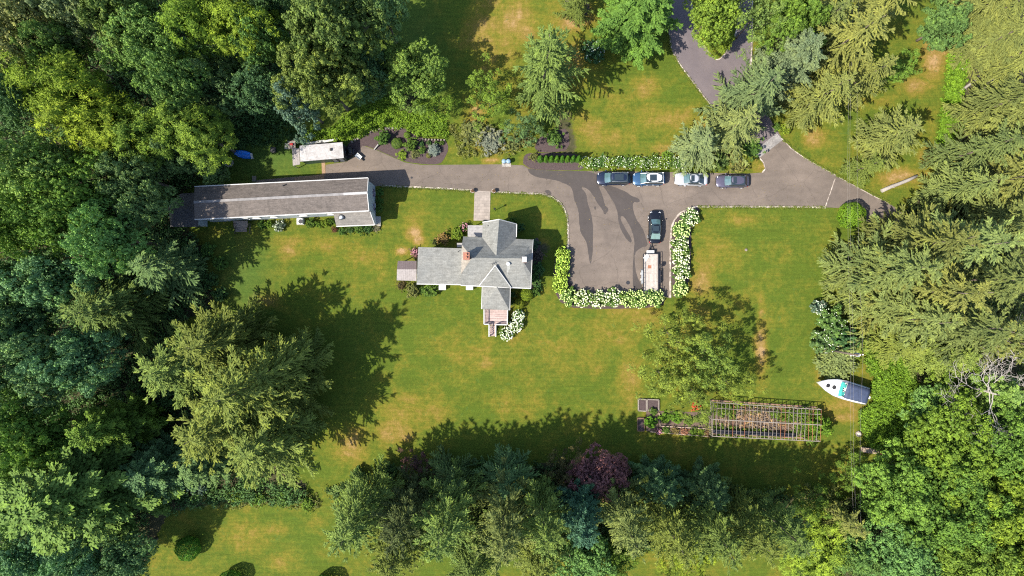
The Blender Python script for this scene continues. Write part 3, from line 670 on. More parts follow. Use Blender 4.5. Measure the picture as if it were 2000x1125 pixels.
# mulch ring where a walk begins, paver walk
struct(sheet('front_walk', [(927, 372), (958, 374), (956.5, 431), (925, 431)], .035, 'walk_pavers'))
# ---------------------------------------------------------------- roofs and buildings
def shell(faces, th, name, mt, parent, under=True, drop=None):
    """thin roof shell from polygons of 3-D points; shared points are merged, free edges get a fascia"""
    idx = {}; vs = []; fs = []
    def vi(p):
        k_ = tuple(round(c, 2) for c in p)
        if k_ not in idx: idx[k_] = len(vs); vs.append(Vector(p))
        return idx[k_]
    for f in faces:
        p = [Vector(a) for a in f]; nrm = Vector((0, 0, 0))
        for i in range(len(p)): nrm += p[i].cross(p[(i + 1) % len(p)])
        if nrm.z < 0: p = p[::-1]
        fs.append(tuple(vi(a) for a in p))
    ed = {}
    for f in fs:
        for i in range(len(f)): ed[(f[i], f[(i + 1) % len(f)])] = 1
    n = len(vs); m_ = MB(); out = list(fs) + [tuple(i + n for i in reversed(f)) for f in fs]
    for (a, b_) in ed:
        if (b_, a) not in ed: out.append((a, n + a, n + b_, b_))
    m_.add(vs + [v - Vector((0, 0, th)) for v in vs], out)
    return m_.build(name, mt, parent)
def Q(z, *pp): return [tuple(P(x, y, z)) for x, y in pp]
def edge_strip(pts, w_, h_, mt, name, parent):
    m_ = MB()
    for a, b_ in zip(pts[:-1], pts[1:]): m_.bar(a, b_, w_, h_)
    return m_.build(name, mt, parent)
def foot(pts3, inset=.35):
    """wall footprint under roof corners: pulled in from the eaves"""
    c = sum((Vector(p[:2]) for p in pts3), Vector((0, 0))) / len(pts3); out = []
    for p in pts3:
        d_ = Vector(p[:2]) - c; out.append((p[0] - math.copysign(min(inset, abs(d_.x)), d_.x), p[1] - math.copysign(min(inset, abs(d_.y)), d_.y)))
    return out
def window(parent, a, b_, z0, z1, t0, t1, frame='white_trim', out=.05):
    """window in the wall line a->b between fractions t0..t1"""
    a = Vector((a[0], a[1], 0)); b_ = Vector((b_[0], b_[1], 0)); d_ = b_ - a; n_ = Vector((d_.y, -d_.x, 0)).normalized()
    p0 = a + d_ * t0 + n_ * out * .5; p1 = a + d_ * t1 + n_ * out * .5; zc = (z0 + z1) / 2
    m_ = MB(); u = Vector((0, 0, 1))
    for zz in (z0, z1): m_.bar(p0 + u * zz, p1 + u * zz, .09, .09)
    for p_ in (p0, p1): m_.bar(p_ + u * (z0 + .045), p_ + u * (z1 - .045), .09, .09)
    m_.bar(p0 + u * zc, p1 + u * zc, .05, .05)
    f = m_.build('window', frame, parent)
    g = MB(); q0 = p0 - n_ * .01 + d_.normalized() * .05; q1 = p1 - n_ * .01 - d_.normalized() * .05
    g.bar(q0 + u * zc, q1 + u * zc, .03, z1 - z0 - .1); g.build('pane', 'window_glass', f)
    s_ = MB(); s_.bar(p0 + n_ * .06 + u * (z0 - .08), p1 + n_ * .06 + u * (z0 - .08), .16, .05); s_.build('sill', frame, f)

# ---- the long barn-like house
B = thing('long_house', 'long low grey-brown shingled house with pale walls beside the drive', 'house', P(550, 410))
ZE, ZR = 5.5, 6.4
NWc, NEc, SEc, SWc = P(380, 365, ZE), P(718.7, 348, ZE), P(720, 411, ZE), P(380, 428, ZE)
RW, RE = P(378.6, 394.8, ZR), P(716.6, 376.6, ZR)
shell([[NWc, NEc, RE, RW], [RW, RE, SEc, SWc]], .16, 'roof', 'barn_shingle', B)
ft = [tuple(v) for v in (NWc, NEc, SEc, SWc)]
fp = [(NWc.x + .15, NWc.y - .2), (NEc.x - .15, NEc.y - .2), (SEc.x - .15, SEc.y + .15), (SWc.x + .15, SWc.y + .15)]
wl = MB(); wl.prism(fp, 0, ZE - .12)
gx0 = (fp[1][0] + fp[2][0]) / 2
for (a, b_, r) in ((fp[1], fp[2], RE), (fp[0], fp[3], RW)):
    sgn = -1 if r is RE else 1
    mid = Vector((r.x + sgn * .15, r.y, ZR - .22))
    a3 = Vector((a[0], a[1], ZE - .12)); b3 = Vector((b_[0], b_[1], ZE - .12)); off = Vector((sgn * .2, 0, 0))
    wl.add([a3, b3, mid, a3 + off, b3 + off, mid + off], [(0, 1, 2), (5, 4, 3), (0, 3, 4, 1), (1, 4, 5, 2), (2, 5, 3, 0)])
wl.build('wall', 'blue_siding', B)
edge_strip([NWc + Vector((0, .05, -.06)), NEc + Vector((0, .05, -.06))], .12, .16, 'white_trim', 'gutter', B)
edge_strip([SWc + Vector((0, -.06, -.06)), SEc + Vector((0, -.06, -.06))], .14, .18, 'white_trim', 'gutter', B)
edge_strip([NEc + Vector((.04, 0, -.04)), RE + Vector((.04, 0, -.04)), SEc + Vector((.04, 0, -.04))], .08, .16, 'white_trim', 'verge_board', B)
plain('ridge_cap', (.20, .19, .19), .85, var=.25, scale=1.5); plain('ridge_cap_new', (.34, .33, .33), .8, var=.12)
k_ = RE + (RW - RE) * .135
edge_strip([RW + Vector((0, 0, .02)), k_ + Vector((0, 0, .02))], .34, .07, 'ridge_cap', 'ridge_cap', B)
edge_strip([k_ + Vector((0, 0, .025)), RE + Vector((0, 0, .025))], .34, .07, 'ridge_cap_new', 'ridge_cap', B)
for t0, t1 in ((.11, .15), (.28, .33), (.385, .43), (.56, .61), (.73, .77)): window(B, fp[3], fp[2], 2.6, 4.6, t0, t1)
for t0, t1 in ((.2, .34), (.62, .76)): window(B, fp[2], fp[1], 1.0, 2.4, t0, t1)
for t0, t1 in ((.3, .34), (.7, .74)): window(B, fp[1], fp[0], 1.2, 2.4, t0, t1)
d_ = MB(); a = Vector((*fp[3], 0)); b_ = Vector((*fp[2], 0)); p = a + (b_ - a) * .235 + Vector((0, -.03, 1.65)); d_.bar(p - (b_ - a).normalized() * .45, p + (b_ - a).normalized() * .45, .06, 2.1); dr = d_.build('door', 'white_trim', B)
h_ = MB(); h_.box(p + Vector((.32, -.07, 0)), (.1, .06, .05)); h_.build('handle', 'steel', dr)
pf = MB(); pf.cyl(P(555, 363, 5.5), .09, .6, 10); pf.build('vent_pipe', 'dark_metal', B)
# lean-to wing at the south-east corner
wz = 3.4
W = [P(650.7, 415.6, 4.3), P(722, 413.2, 4.3), P(731, 438.6, wz), P(657, 441.6, wz)]
shell([W], .14, 'wing_roof', 'wing_shingle', B)
wf = [(W[0].x + .25, SEc.y + .2), (W[1].x - .1, SEc.y + .2), (W[2].x - .3, W[2].y + .3), (W[3].x + .25, W[3].y + .3)]
wb = MB(); wb.prism(wf, 0, wz - .16); wb.build('wing_wall', 'white_siding', B)
edge_strip([W[3] + Vector((0, -.05, -.05)), W[2] + Vector((0, -.05, -.05))], .12, .15, 'white_trim', 'gutter', B)
edge_strip([W[2] + Vector((.04, 0, -.05)), W[1] + Vector((.04, 0, -.05))], .08, .14, 'white_trim', 'verge_board', B)
cw = MB(); cw.cyl(P(666, 424, 3.9), .30, .32, 16); cw.cyl(P(666, 424, 4.22), .40, .08, 16, r2=.18); cw.build('roof_vent', 'steel', B)
# lower west wing
xz = 3.0
XP = [P(x, y, xz) for x, y in ((333, 443), (329, 405), (352, 378.5), (384, 376), (386, 443))]; XR0, XR1 = P(340, 409, 3.9), P(388, 407, 3.9)
shell([[XP[0], XP[1], XR0], [XP[1], XP[2], XR0], [XP[2], XP[3], XR1, XR0], [XR0, XR1, XP[4], XP[0]]], .14, 'wing_roof', 'ext_shingle', B)
xb = MB(); xb.prism([(v.x + (.3 if i < 3 else 0), v.y + (.3 if i in (0, 4) else -.3)) for i, v in enumerate(XP)], 0, xz - .16); xb.build('wing_wall', 'blue_siding', B)
xs_ = MB()
for (x, y) in ((331, 407), (350, 414), (357, 420), (363, 421)): xs_.box(P(x, y, 3.66), (.35, .3, .12), .4)
EXT = B
# things against the long house
t = thing('entry_steps', 'dark metal railed steps at the south side of the long house', 'steps', P(474, 445))
for i in range(4): MB().box(P(470 + i * .2, 441 + i * 3.2, .8 - i * .2), (1.7, .32, .1)).build('tread', 'grey_wood', t)
MB().box(P(470, 437.5, .95), (2.0, .9, .12)).build('landing', 'grey_wood', t)
for x in (456, 486):
    r_ = MB(); p0 = P(x, 436, 1.9); p1 = P(x + 2, 456, 1.0); r_.bar(p0, p1, .06); r_.bar(p0 - Vector((0, 0, .5)), p1 - Vector((0, 0, .5)), .04)
    for q_ in (p0, p1, (p0 + p1) / 2): r_.bar((q_.x, q_.y, 0), q_, .06)
    r_.build('railing', 'dark_metal', t)
t = thing('air_conditioner', 'square grey outdoor air conditioner against the long south wall', 'air conditioner', P(587, 432.5))
MB().box(P(587, 432.5, .5), (.85, .8, .86)).build('housing', 'white_siding', t, bevel=.04); MB().cyl(P(587, 432.5, .93), .32, .03, 20).build('fan_grille', 'dark_metal', t)
MB().box(P(587, 432.5, .035), (1.1, 1.0, .07)).build('base_slab', 'concrete', t)
t = thing('concrete_stoop', 'pale concrete stoop at the south-east corner of the long house', 'stoop', P(736, 432))
MB().box(P(736, 432, .15), (1.15, 1.35, .3)).build('slab', 'concrete', t, bevel=.02); MB().box(P(736.5, 441, .08), (1.0, .3, .16)).build('step', 'concrete', t)
for y, s_ in ((378, .5), (406, .6)):
    sc_ = thing('window_box', 'window box of purple flowers on the east gable, ' + ('nearer the drive' if y == 378 else 'nearer the stoop'), 'window box', P(722, y, 0))
    MB().box(P(726, y, 1.15), (.25, 1.4, .22)).build('planter', 'white_trim', sc_)
    o = bpy.data.objects.new('blossoms', shrub_mesh('bush', 0)); col.objects.link(o); o.parent = sc_; o.scale = (.35, .75, .35); o.color = (.13, .05, .16, 1); o.location = P(727.5, y, 1.2) - P(722, y, 0)

# ---- main house
Hs = thing('cross_gable_house', 'pale grey cross-gabled house with brick chimney in the middle of the lawn', 'house', P(968, 515))
ze, zr, zh = 4.8, 7.4, 6.1
mNW, mNE, mSE, mSW = P(905, 461.8, ze), P(1041, 468, ze), P(1036.4, 562.7, ze), P(899.6, 556.6, ze)
rW, rE = P(922, 503.2, zr), P(1018, 504.6, zr)
hW1, hW2 = P(902.2, 478, zh - .25), P(900.6, 535, zh - .25); hE1, hE2 = P(1039.6, 487, zh - .3), P(1037.4, 536, zh - .3)
shell([[mNW, mNE, hE1, rE, rW, hW1], [hW2, rW, rE, hE2, mSE, mSW]], .2, 'roof', 'house_shingle', Hs)
shell([[hW1, rW, hW2]], .15, 'hip_end', 'lit_tan_shingle', Hs); shell([[hE1, hE2, rE]], .15, 'hip_end', 'lit_tan_shingle', Hs)
mf = foot([mNW, mNE, mSE, mSW], .4); mw = MB(); mw.prism(mf, 0, ze - .15)
for (a, b_, r1, r2, sg) in ((0, 3, hW1, hW2, 1), (1, 2, hE1, hE2, -1)):
    A_ = Vector((*mf[a], ze - .15)); B_ = Vector((*mf[b_], ze - .15)); C_ = Vector((A_.x, r1.y, zh - .3)); D_ = Vector((B_.x, r2.y, zh - .3)); of = Vector((sg * .25, 0, 0))
    mw.add([A_, C_, D_, B_] + [v + of for v in (A_, C_, D_, B_)], [(0, 1, 2, 3), (7, 6, 5, 4), (0, 4, 5, 1), (1, 5, 6, 2), (2, 6, 7, 3), (3, 7, 4, 0)])
mw.build('wall', 'white_siding', Hs)
# north cross gable
gN0, gN1 = P(975, 428.5, 7.0), P(969.4, 500, 7.0)
nl0, nl1, nr0, nr1 = P(942.8, 434, ze), P(941, 478, ze), P(1008.6, 437.5, ze), P(1007.7, 480, ze)
shell([[nl0, gN0, gN1, nl1], [gN0, nr0, nr1, gN1]], .18, 'gable_roof', 'house_shingle', Hs)
nf = [(nl0.x + .35, nl0.y - .4), (nr0.x - .35, nr0.y - .4), (nr0.x - .35, mNE.y - .6), (nl0.x + .35, mNE.y - .6)]
gw = MB(); gw.prism(nf, 0, ze - .16); A_ = Vector((*nf[0], ze - .16)); B_ = Vector((*nf[1], ze - .16)); C_ = Vector((gN0.x, nf[0][1], 6.75)); of = Vector((0, -.25, 0))
gw.add([A_, B_, C_, A_ + of, B_ + of, C_ + of], [(0, 1, 2), (5, 4, 3), (0, 3, 4, 1), (1, 4, 5, 2), (2, 5, 3, 0)]); gw.build('gable_wall', 'white_siding', Hs)
edge_strip([nl0, gN0, nr0], .1, .16, 'white_trim', 'verge_board', Hs)
edge_strip([nr0 + Vector((.04, 0, -.04)), P(1008, 463, ze) + Vector((.04, 0, -.04))], .1, .14, 'white_trim', 'gutter', Hs)
edge_strip([mSW + Vector((0, -.05, -.05)), mSE + Vector((0, -.05, -.05))], .12, .15, 'white_trim', 'gutter', Hs)
edge_strip([mNE + Vector((.03, 0, -.03)), hE1 + Vector((.03, 0, -.03)), hE2 + Vector((.03, 0, -.03)), mSE + Vector((.03, 0, -.03))], .07, .14, 'white_trim', 'verge_board', Hs)
# south pavilion roof
A = P(967, 518.5, 7.3); Bq = P(968, 532, 6.6); C = P(936, 558, ze + .12); D = P(998.7, 562.6, ze + .12); E = P(947.5, 558.6, ze + .14); F_ = P(985.5, 561, ze + .14)
shell([[A, C, E, Bq], [A, Bq, F_, D], [Bq, E, F_]], .2, 'gable_roof', 'house_shingle', Hs)
edge_strip([C + Vector((0, 0, .03)), A + Vector((0, 0, .03)), D + Vector((0, 0, .03))], .1, .08, 'white_trim', 'verge_board', Hs)
# south hipped wing
z1 = 3.5; w1 = [P(942.5, 557, z1), P(996, 561, z1), P(995, 606, z1), P(941, 603.5, z1)]; rr = P(971, 562, 4.9); rn = P(971, 549, 4.9)
shell([[w1[0], rn, rr, w1[3]], [rn, w1[1], w1[2], rr], [rr, w1[2], w1[3]]], .16, 'wing_roof', 'house_shingle', Hs)
f1 = foot(w1, .35); m_ = MB(); m_.prism(f1, 0, z1 - .16); m_.build('wing_wall', 'white_siding', Hs)
edge_strip([w1[3] + Vector((-.05, 0, -.05)), w1[0] + Vector((-.05, 0, -.05))], .08, .12, 'white_trim', 'gutter', Hs)
edge_strip([w1[2] + Vector((.05, 0, -.05)), w1[1] + Vector((.05, 0, -.05))], .08, .12, 'white_trim', 'gutter', Hs)
# west wing, nearly flat
z2 = 3.6; v = [P(817, 482.6, z2 + .55), P(902.5, 485, z2 + .55), P(900.5, 555.4, z2), P(813.8, 554, z2)]
shell([v], .16, 'wing_roof', 'house_shingle', Hs); fw = foot(v, .35); m_ = MB(); m_.prism(fw, 0, z2 - .16); m_.build('wing_wall', 'white_siding', Hs)
edge_strip([v[3] + Vector((0, -.05, -.06)), v[2] + Vector((0, -.05, -.06))], .11, .14, 'white_trim', 'gutter', Hs)
for t0, t1 in ((.08, .2), (.42, .56), (.75, .88)): window(Hs, fw[3], fw[2], 1.0, 2.5, t0, t1); window(Hs, fw[1], fw[0], 1.2, 2.4, t0, t1)
for t0, t1 in ((.2, .35), (.6, .78)): window(Hs, mf[2], mf[1], 1.0, 2.5, t0, t1); window(Hs, mf[2], mf[1], 3.3, 4.5, t0, t1); window(Hs, nf[1], nf[0], 3.4, 4.5, t0, t1)
for t0, t1 in ((.1, .28), (.4, .58), (.7, .88)): window(Hs, f1[2], f1[1], 1.3, 2.6, t0, t1); window(Hs, f1[0], f1[3], 1.3, 2.6, t0, t1)
# porches
pz = 2.9; pr = [P(913.5, 440, pz), P(943, 440, pz), P(942.6, 463, pz), P(913.5, 461.5, pz)]
planks('porch_roof', (.26, .25, .25), .5, var=.05); shell([pr], .12, 'porch_roof', 'porch_roof', Hs)
for q_ in (pr[0], pr[1]): MB().bar((q_.x + (.15 if q_ is pr[0] else -.15), q_.y - .2, 0), (q_.x + (.15 if q_ is pr[0] else -.15), q_.y - .2, pz - .12), .12).build('porch_post', 'white_trim', Hs)
MB().box(P(928, 453, .12), (2.1, 1.7, .24)).build('porch_floor', 'concrete', Hs)
pz = 2.7; e0 = [P(892.5, 474.5, pz), P(904, 474.5, pz), P(904, 483, pz), P(892.5, 483, pz)]; shell([e0], .1, 'door_hood', 'porch_roof', Hs)
MB().bar(P(893.5, 475.5, 0), P(893.5, 475.5, pz - .1), .1).build('porch_post', 'white_trim', Hs)
# west porch with two-tone roof
pz = 2.5; a0, a1, b0, b1, c0, c1 = P(777, 509.5, pz), P(813.5, 509.5, pz), P(775.4, 526, pz + .5), P(813.5, 526, pz + .5), P(774.8, 547.5, pz), P(813.5, 548.8, pz)
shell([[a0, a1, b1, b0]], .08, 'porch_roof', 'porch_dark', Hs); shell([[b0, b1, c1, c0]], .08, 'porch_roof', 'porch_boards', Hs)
for q_ in (a0, c0): MB().bar((q_.x + .15, q_.y + (.15 if q_ is c0 else -.15), 0), (q_.x + .15, q_.y + (.15 if q_ is c0 else -.15), pz - .08), .12).build('porch_post', 'white_trim', Hs)
# chimneys, vents
cc = P(911.5, 500.5, 7.6); c_ = MB(); c_.box((cc.x, cc.y, 6.9), (.72, .88, 2.6)); c_.box((cc.x, cc.y, 8.2), (.84, 1.0, .14)); ch = c_.build('chimney', 'brick', Hs)
for dy in (-.2, .2): MB().cyl((cc.x, cc.y + dy, 8.27), .13, .25, 12).build('flue', 'terracotta', ch)
cc = P(1024, 507, 6.8); c_ = MB(); c_.box((cc.x, cc.y, 6.3), (.62, .75, 2.0)); ch = c_.build('chimney', 'brick', Hs); c_ = MB(); c_.box((cc.x, cc.y, 7.33), (.6, .72, .08)); c_.build('chimney_cap', 'white_trim', ch)
vp = P(992.6, 515, 7.3); c_ = MB(); c_.cyl((vp.x, vp.y, 6.7), .2, .55, 16); c_.cyl((vp.x, vp.y, 7.25), .27, .07, 16, r2=.16); c_.build('vent_pipe', 'white_plastic', Hs)
vp = P(962, 516, 7.4); c_ = MB(); c_.cyl((vp.x, vp.y, 7.0), .05, .7, 8); c_.bar((vp.x - .4, vp.y, 7.6), (vp.x + .4, vp.y + .2, 7.6), .03); c_.bar((vp.x, vp.y - .3, 7.5), (vp.x + .1, vp.y + .35, 7.5), .03); c_.build('aerial', 'dark_metal', Hs)
vp = P(953, 440, 6.0); c_ = MB(); c_.cyl((vp.x, vp.y, 5.2), .06, .5, 8); c_.build('vent_pipe', 'dark_metal', Hs)
vp = P(895, 491, 4.3); c_ = MB(); c_.cyl((vp.x, vp.y, 4.0), .06, .45, 8); c_.build('vent_pipe', 'dark_metal', Hs)
# pale weathering streak below the white vent
shingle('washed_shingle', (.28, .30, .30), .1)
def on_main(px, py):
    """point on the south slope seen at px,py"""
    t_ = min(max((py - 504) / (560 - 504), 0), 1); return P(px, py, zr + (ze - zr) * t_ + .03)
stv = [on_main(990, 517), on_main(996, 517), on_main(996, 540), on_main(995.5, 560), on_main(991, 560), on_main(990, 540)]
MB().add(stv, [tuple(reversed(range(6)))]).build('washed_streak', 'washed_shingle', Hs)
# deck with railings and steps
dz = .9; dk = [P(944.5, 604, dz), P(992.6, 606, dz), P(992, 635, dz), P(944.5, 634, dz)]
m_ = MB(); m_.prism([(q_.x, q_.y) for q_ in dk], dz - .15, dz); m_.build('deck', 'pink_boards', Hs)
for i in range(5):
    m_ = MB(); q0 = P(961.5, 636 + i * 4.2, 0); m_.box((q0.x, q0.y - .1, dz - .12 - i * .17), (1.0, .34, .1)); m_.build('deck_step', 'pink_boards', Hs)
def rail(pts, zb_, name='railing'):
    m_ = MB()
    for a_, b2 in zip(pts[:-1], pts[1:]):
        a_ = Vector(a_); b2 = Vector(b2); U = Vector((0, 0, 1)); m_.bar(a_ + U * .95, b2 + U * .95, .14, .06); m_.bar(a_ + U * .12, b2 + U * .12, .05)
        n_ = max(2, int((b2 - a_).length / .16))
        for i in range(n_ + 1):
            q_ = a_ + (b2 - a_) * i / n_; m_.bar(q_ + U * .1, q_ + U * .95, .13 if i in (0, n_) else .035)
    m_.build(name, 'white_trim', Hs)
rail([dk[0] + Vector((.1, 0, 0)), dk[3] + Vector((.1, .1, 0)), P(955, 634, dz) + Vector((0, .1, 0))], dz)
rail([P(970, 634.6, dz) + Vector((0, .1, 0)), dk[2] + Vector((-.1, .1, 0)), dk[1] + Vector((-.1, 0, 0))], dz)
for x in (955.5, 968.5): rail([P(x, 635, dz) + Vector((0, .1, 0)), P(x, 656, .15)], dz)
for x in (864, 917):
    t = thing('basement_hatch', 'small white basement hatch under the south eave, ' + ('west' if x == 864 else 'east') + 'ern of the two', 'hatch', P(x, 562))
    MB().box(P(x, 560.5, .35), (.95, .8, .7)).build('box', 'white_trim', t, bevel=.03); MB().box(P(x, 560.5, .73), (1.0, .85, .06)).build('lid', 'white_plastic', t)
# ---- shed with a stained white roof
Sh = thing('storage_shed', 'dark green storage shed with a stained white flat roof beside the drive', 'shed', P(627, 297))
sz = 2.5; sr_ = [P(585, 284.6, sz), P(668.8, 277.6, sz + .05), P(671.5, 308.5, sz), P(586.5, 315.5, sz)]
shell([sr_], .1, 'roof', 'shed_roof', Sh); sf = foot(sr_, .08); m_ = MB(); m_.prism(sf, 0, sz - .1); m_.build('wall', 'green_siding', Sh)
for t0 in (.68, .84): window(Sh, sf[3], sf[2], .4, 2.1, t0, t0 + .12, 'dark_metal')
for t0 in (.1, .52):
    m_ = MB(); a = Vector((*sf[2], 1.15)); b_ = Vector((*sf[1], 1.15)); u = b_ - a; m_.bar(a + u * t0 + Vector((.03, 0, 0)), a + u * (t0 + .38) + Vector((.03, 0, 0)), .05, 2.1); dd = m_.build('door', 'dark_metal', Sh)
    m_ = MB(); m_.box(a + u * (t0 + (.34 if t0 < .3 else .04)) + Vector((.08, 0, 0)), (.06, .06, .2)); m_.build('handle', 'steel', dd)
MB().box(P(646, 292, sz + .14), (.25, .35, .2)).build('roof_vent', 'dark_metal', Sh)
m_ = MB(); q_ = [P(570.5, 290, 2.0), P(584.5, 289, 2.15), P(586, 321, 2.15), P(572, 323.5, 2.0)]; shell([q_], .06, 'lean_to_roof', 'porch_boards', Sh)
for v_ in (q_[0], q_[3]): MB().bar((v_.x + .1, v_.y, 0), (v_.x + .1, v_.y, 1.95), .08).build('post', 'grey_wood', Sh)
t = thing('plank_stack', 'long white boards lying along the back of the shed', 'boards', P(632, 274))
MB().bar(P(632, 276.5, .5), P(659, 272, .5), .28, .1).build('board', 'white_trim', t); MB().bar(P(598, 281, .3), P(634, 275, .3), .3, .12).build('board', 'white_trim', t); MB().bar(P(602, 282, .12), P(655, 274, .12), .34, .1).build('board', 'grey_wood', t)
# ---------------------------------------------------------------- cars
def loft(m_, st, n, smooth=True):
    vs = [p for ring in st for p in ring]
    fs = [(i * n + k, i * n + (k + 1) % n, (i + 1) * n + (k + 1) % n, (i + 1) * n + k) for i in range(len(st) - 1) for k in range(n)]
    fs += [tuple(reversed(range(n))), tuple((len(st) - 1) * n + k for k in range(n))]
    return m_.add(vs, fs, smooth)
def car(px, py, ang, L, W_, Ht, paint, roofc, style, label, sunroof=(0, 0), rims='steel', rear_glass='car_glass', z=1.1, rails=False):
    """front looks along local +x. Body, cabin glass and roof are lofted shells."""
    for nm, c_ in (('paint_' + paint[0], paint[1]), ('paint_' + roofc[0], roofc[1])):
        if nm not in MATS:
            m, nt, b = mat_new(nm); b.inputs['Base Color'].default_value = (*c_, 1); b.inputs['Roughness'].default_value = .3
            b.inputs['Metallic'].default_value = .45 if c_[0] < .6 else .1; b.inputs['Coat Weight'].default_value = .7; b.inputs['Coat Roughness'].default_value = .08; MATS[nm] = m
    pm, rm = 'paint_' + paint[0], 'paint_' + roofc[0]
    loc = P(px, py, z); t = thing('parked_car', label, 'car', (loc.x, loc.y, .012), ang, None, local=True)
    h = W_ / 2; wb_ = L * .30
    if style == 'suv': belt, hood, tail = Ht * .60, Ht * .57, Ht * .62; cab = (-.47, -.40, .10, .27)
    elif style == 'sedan': belt, hood, tail = Ht * .64, Ht * .62, Ht * .68; cab = (-.40, -.20, .06, .23)
    else: belt, hood, tail = Ht * .60, Ht * .58, Ht * .64; cab = (-.46, -.34, .07, .25)
    def body_ring(u):
        x = u * L; e = 1 - .16 * abs(2 * u) ** 5 - (.10 * max(0, (2 * u - .7)) ** 2 / .09 * .9)
        w_ = h * (e - .03 * (abs(2 * u) ** 2)); 
        top = belt if -.42 < u < .24 else (hood + (belt - hood) * max(0, 1 - (u - .24) / .1) - .16 * max(0, (u - .30) / .2) ** 1.6 if u > 0 else tail - .10 * ((-u - .42) / .08) ** 2)
        zb = .26 + .06 * abs(2 * u) ** 6
        R_ = [(w_ * .86, zb), (w_ * .98, zb + .12), (w_, zb + .32), (w_ * .985, top - .16), (w_ * .93, top - .04), (w_ * .78, top + .015), (w_ * .35, top + .045)]
        return [Vector((x, y_, z_)) for y_, z_ in R_] + [Vector((x, -y_, z_)) for y_, z_ in reversed(R_)]
    us = [-.5, -.492, -.47, -.44, -.40, -.34, -.26, -.16, -.05, .06, .16, .24, .28, .33, .38, .42, .455, .48, .494, .5]
    m_ = MB(); loft(m_, [body_ring(u) for u in us], 14); bd = m_.build('body', pm, t)
    # bonnet creases, number plate recess, bumper strip
    for s in (-1, 1):
        m_ = MB(); m_.tube([(.245 * L, s * h * .62, belt + .03), (.36 * L, s * h * .60, hood + .015), (.455 * L, s * h * .52, hood - .10)], .012, 5); m_.build('bonnet_crease', pm, bd)
    m_ = MB(); m_.box((.5 * L + .005, 0, .48), (.05, W_ * .55, .22)); m_.build('grille', 'black_plastic', t, bevel=.02)
    m_ = MB(); m_.box((-.5 * L - .005, 0, .42), (.05, W_ * .62, .16)); m_.build('rear_bumper', 'black_plastic', t, bevel=.02)
    # cabin
    r0, r1, f1_, f0 = [c_ * L for c_ in cab]
    def ring(x, y0, y1, zt, zb_): return [Vector((x[0], y0, zb_)), Vector((x[1], y1, zt)), Vector((x[1], -y1, zt)), Vector((x[0], -y0, zb_))]
    zb_ = belt + .0; yt = h * .70; yb = h * .90; zt = Ht - .03
    gl = MB(); ys = [(-yb, -yt), (yb, yt)]
    lo = [(r0, zb_), (f0, zb_)]; 
    base = [Vector((r0, yb * .9, zb_)), Vector((r0 * .8 + f0 * .2, yb, zb_)), Vector((r0 * .3 + f0 * .7, yb, zb_)), Vector((f0, yb * .84, zb_)), Vector((f0 + .10, yb * .4, zb_)), Vector((f0 + .10, -yb * .4, zb_)), Vector((f0, -yb * .84, zb_)), Vector((r0 * .3 + f0 * .7, -yb, zb_)), Vector((r0 * .8 + f0 * .2, -yb, zb_)), Vector((r0, -yb * .9, zb_))]
    topp = [Vector((r1, yt * .94, zt)), Vector((r1 * .8 + f1_ * .2, yt, zt)), Vector((r1 * .2 + f1_ * .8, yt, zt)), Vector((f1_, yt * .92, zt - .02)), Vector((f1_ + .05, yt * .4, zt)), Vector((f1_ + .05, -yt * .4, zt)), Vector((f1_, -yt * .92, zt - .02)), Vector((r1 * .2 + f1_ * .8, -yt, zt)), Vector((r1 * .8 + f1_ * .2, -yt, zt)), Vector((r1, -yt * .94, zt))]
    n = 10; midr = [(a * .5 + b_ * .5) + Vector((0, .035 * (1 if a.y > 0 else -1), .02)) for a, b_ in zip(base, topp)]
    vs = base + midr + topp; fs = [(i, (i + 1) % n, n + (i + 1) % n, n + i) for i in range(n)] + [(n + i, n + (i + 1) % n, 2 * n + (i + 1) % n, 2 * n + i) for i in range(n)] + [tuple(2 * n + i for i in range(n))]
    fs = [tuple(reversed(f)) for f in fs]
    gl.add(vs, fs); gl.build('side_glass', 'car_glass', t)
    def pane(A_, B_, k0, k1, name, mt_, lift=.018):
        g_ = MB(); rows = []
        for i in range(5):
            u = k0 + (k1 - k0) * i / 4; p_ = A_ + (B_ - A_) * u; wv = yb * .82 + (yt * .9 - yb * .82) * u
            rows.append([Vector((p_.x - (.08 if A_.x > 0 else -.02) * (q_ ** 2) * 1.0 + (.09 if A_.x > 0 else 0), wv * q_, p_.z + lift + .02 * (1 - q_ * q_))) for q_ in (-1, -.5, 0, .5, 1)])
        vs_ = [p_ for r_ in rows for p_ in r_]; fs_ = [(i * 5 + k_, i * 5 + k_ + 1, (i + 1) * 5 + k_ + 1, (i + 1) * 5 + k_) for i in range(4) for k_ in range(4)]
        if A_.x < 0: fs_ = [tuple(reversed(f)) for f in fs_]
        g_.add(vs_, fs_, True); return g_.build(name, mt_, t)
    if 'windscreen_glass' not in MATS: plain('windscreen_glass', (.07, .13, .14), .05, var=.35, scale=1.2, spec=1.0)
    pane(Vector((f0, 0, zb_ + .03)), Vector((f1_, 0, zt)), .04, .93, 'windscreen', 'windscreen_glass')
    pane(Vector((r0, 0, zb_ + .03)), Vector((r1, 0, zt)), .08, .92, 'rear_window', rear_glass)
    # roof skin
    rr_ = MB(); n_ = 7; rows = []
    for i in range(n_):
        u = i / (n_ - 1); x = (r1 - .06) + (f1_ + .05 - r1) * u; rows.append([Vector((x + (.05 * (1 - q_ * q_) * (1 if u > .5 else -1) * abs(2 * u - 1)), yt * 1.04 * q_, Ht - .01 - .05 * q_ ** 4 - .03 * (2 * u - 1) ** 2)) for q_ in (-1, -.8, -.4, 0, .4, .8, 1)])
    vs_ = [p_ for r_ in rows for p_ in r_]; k7 = 7
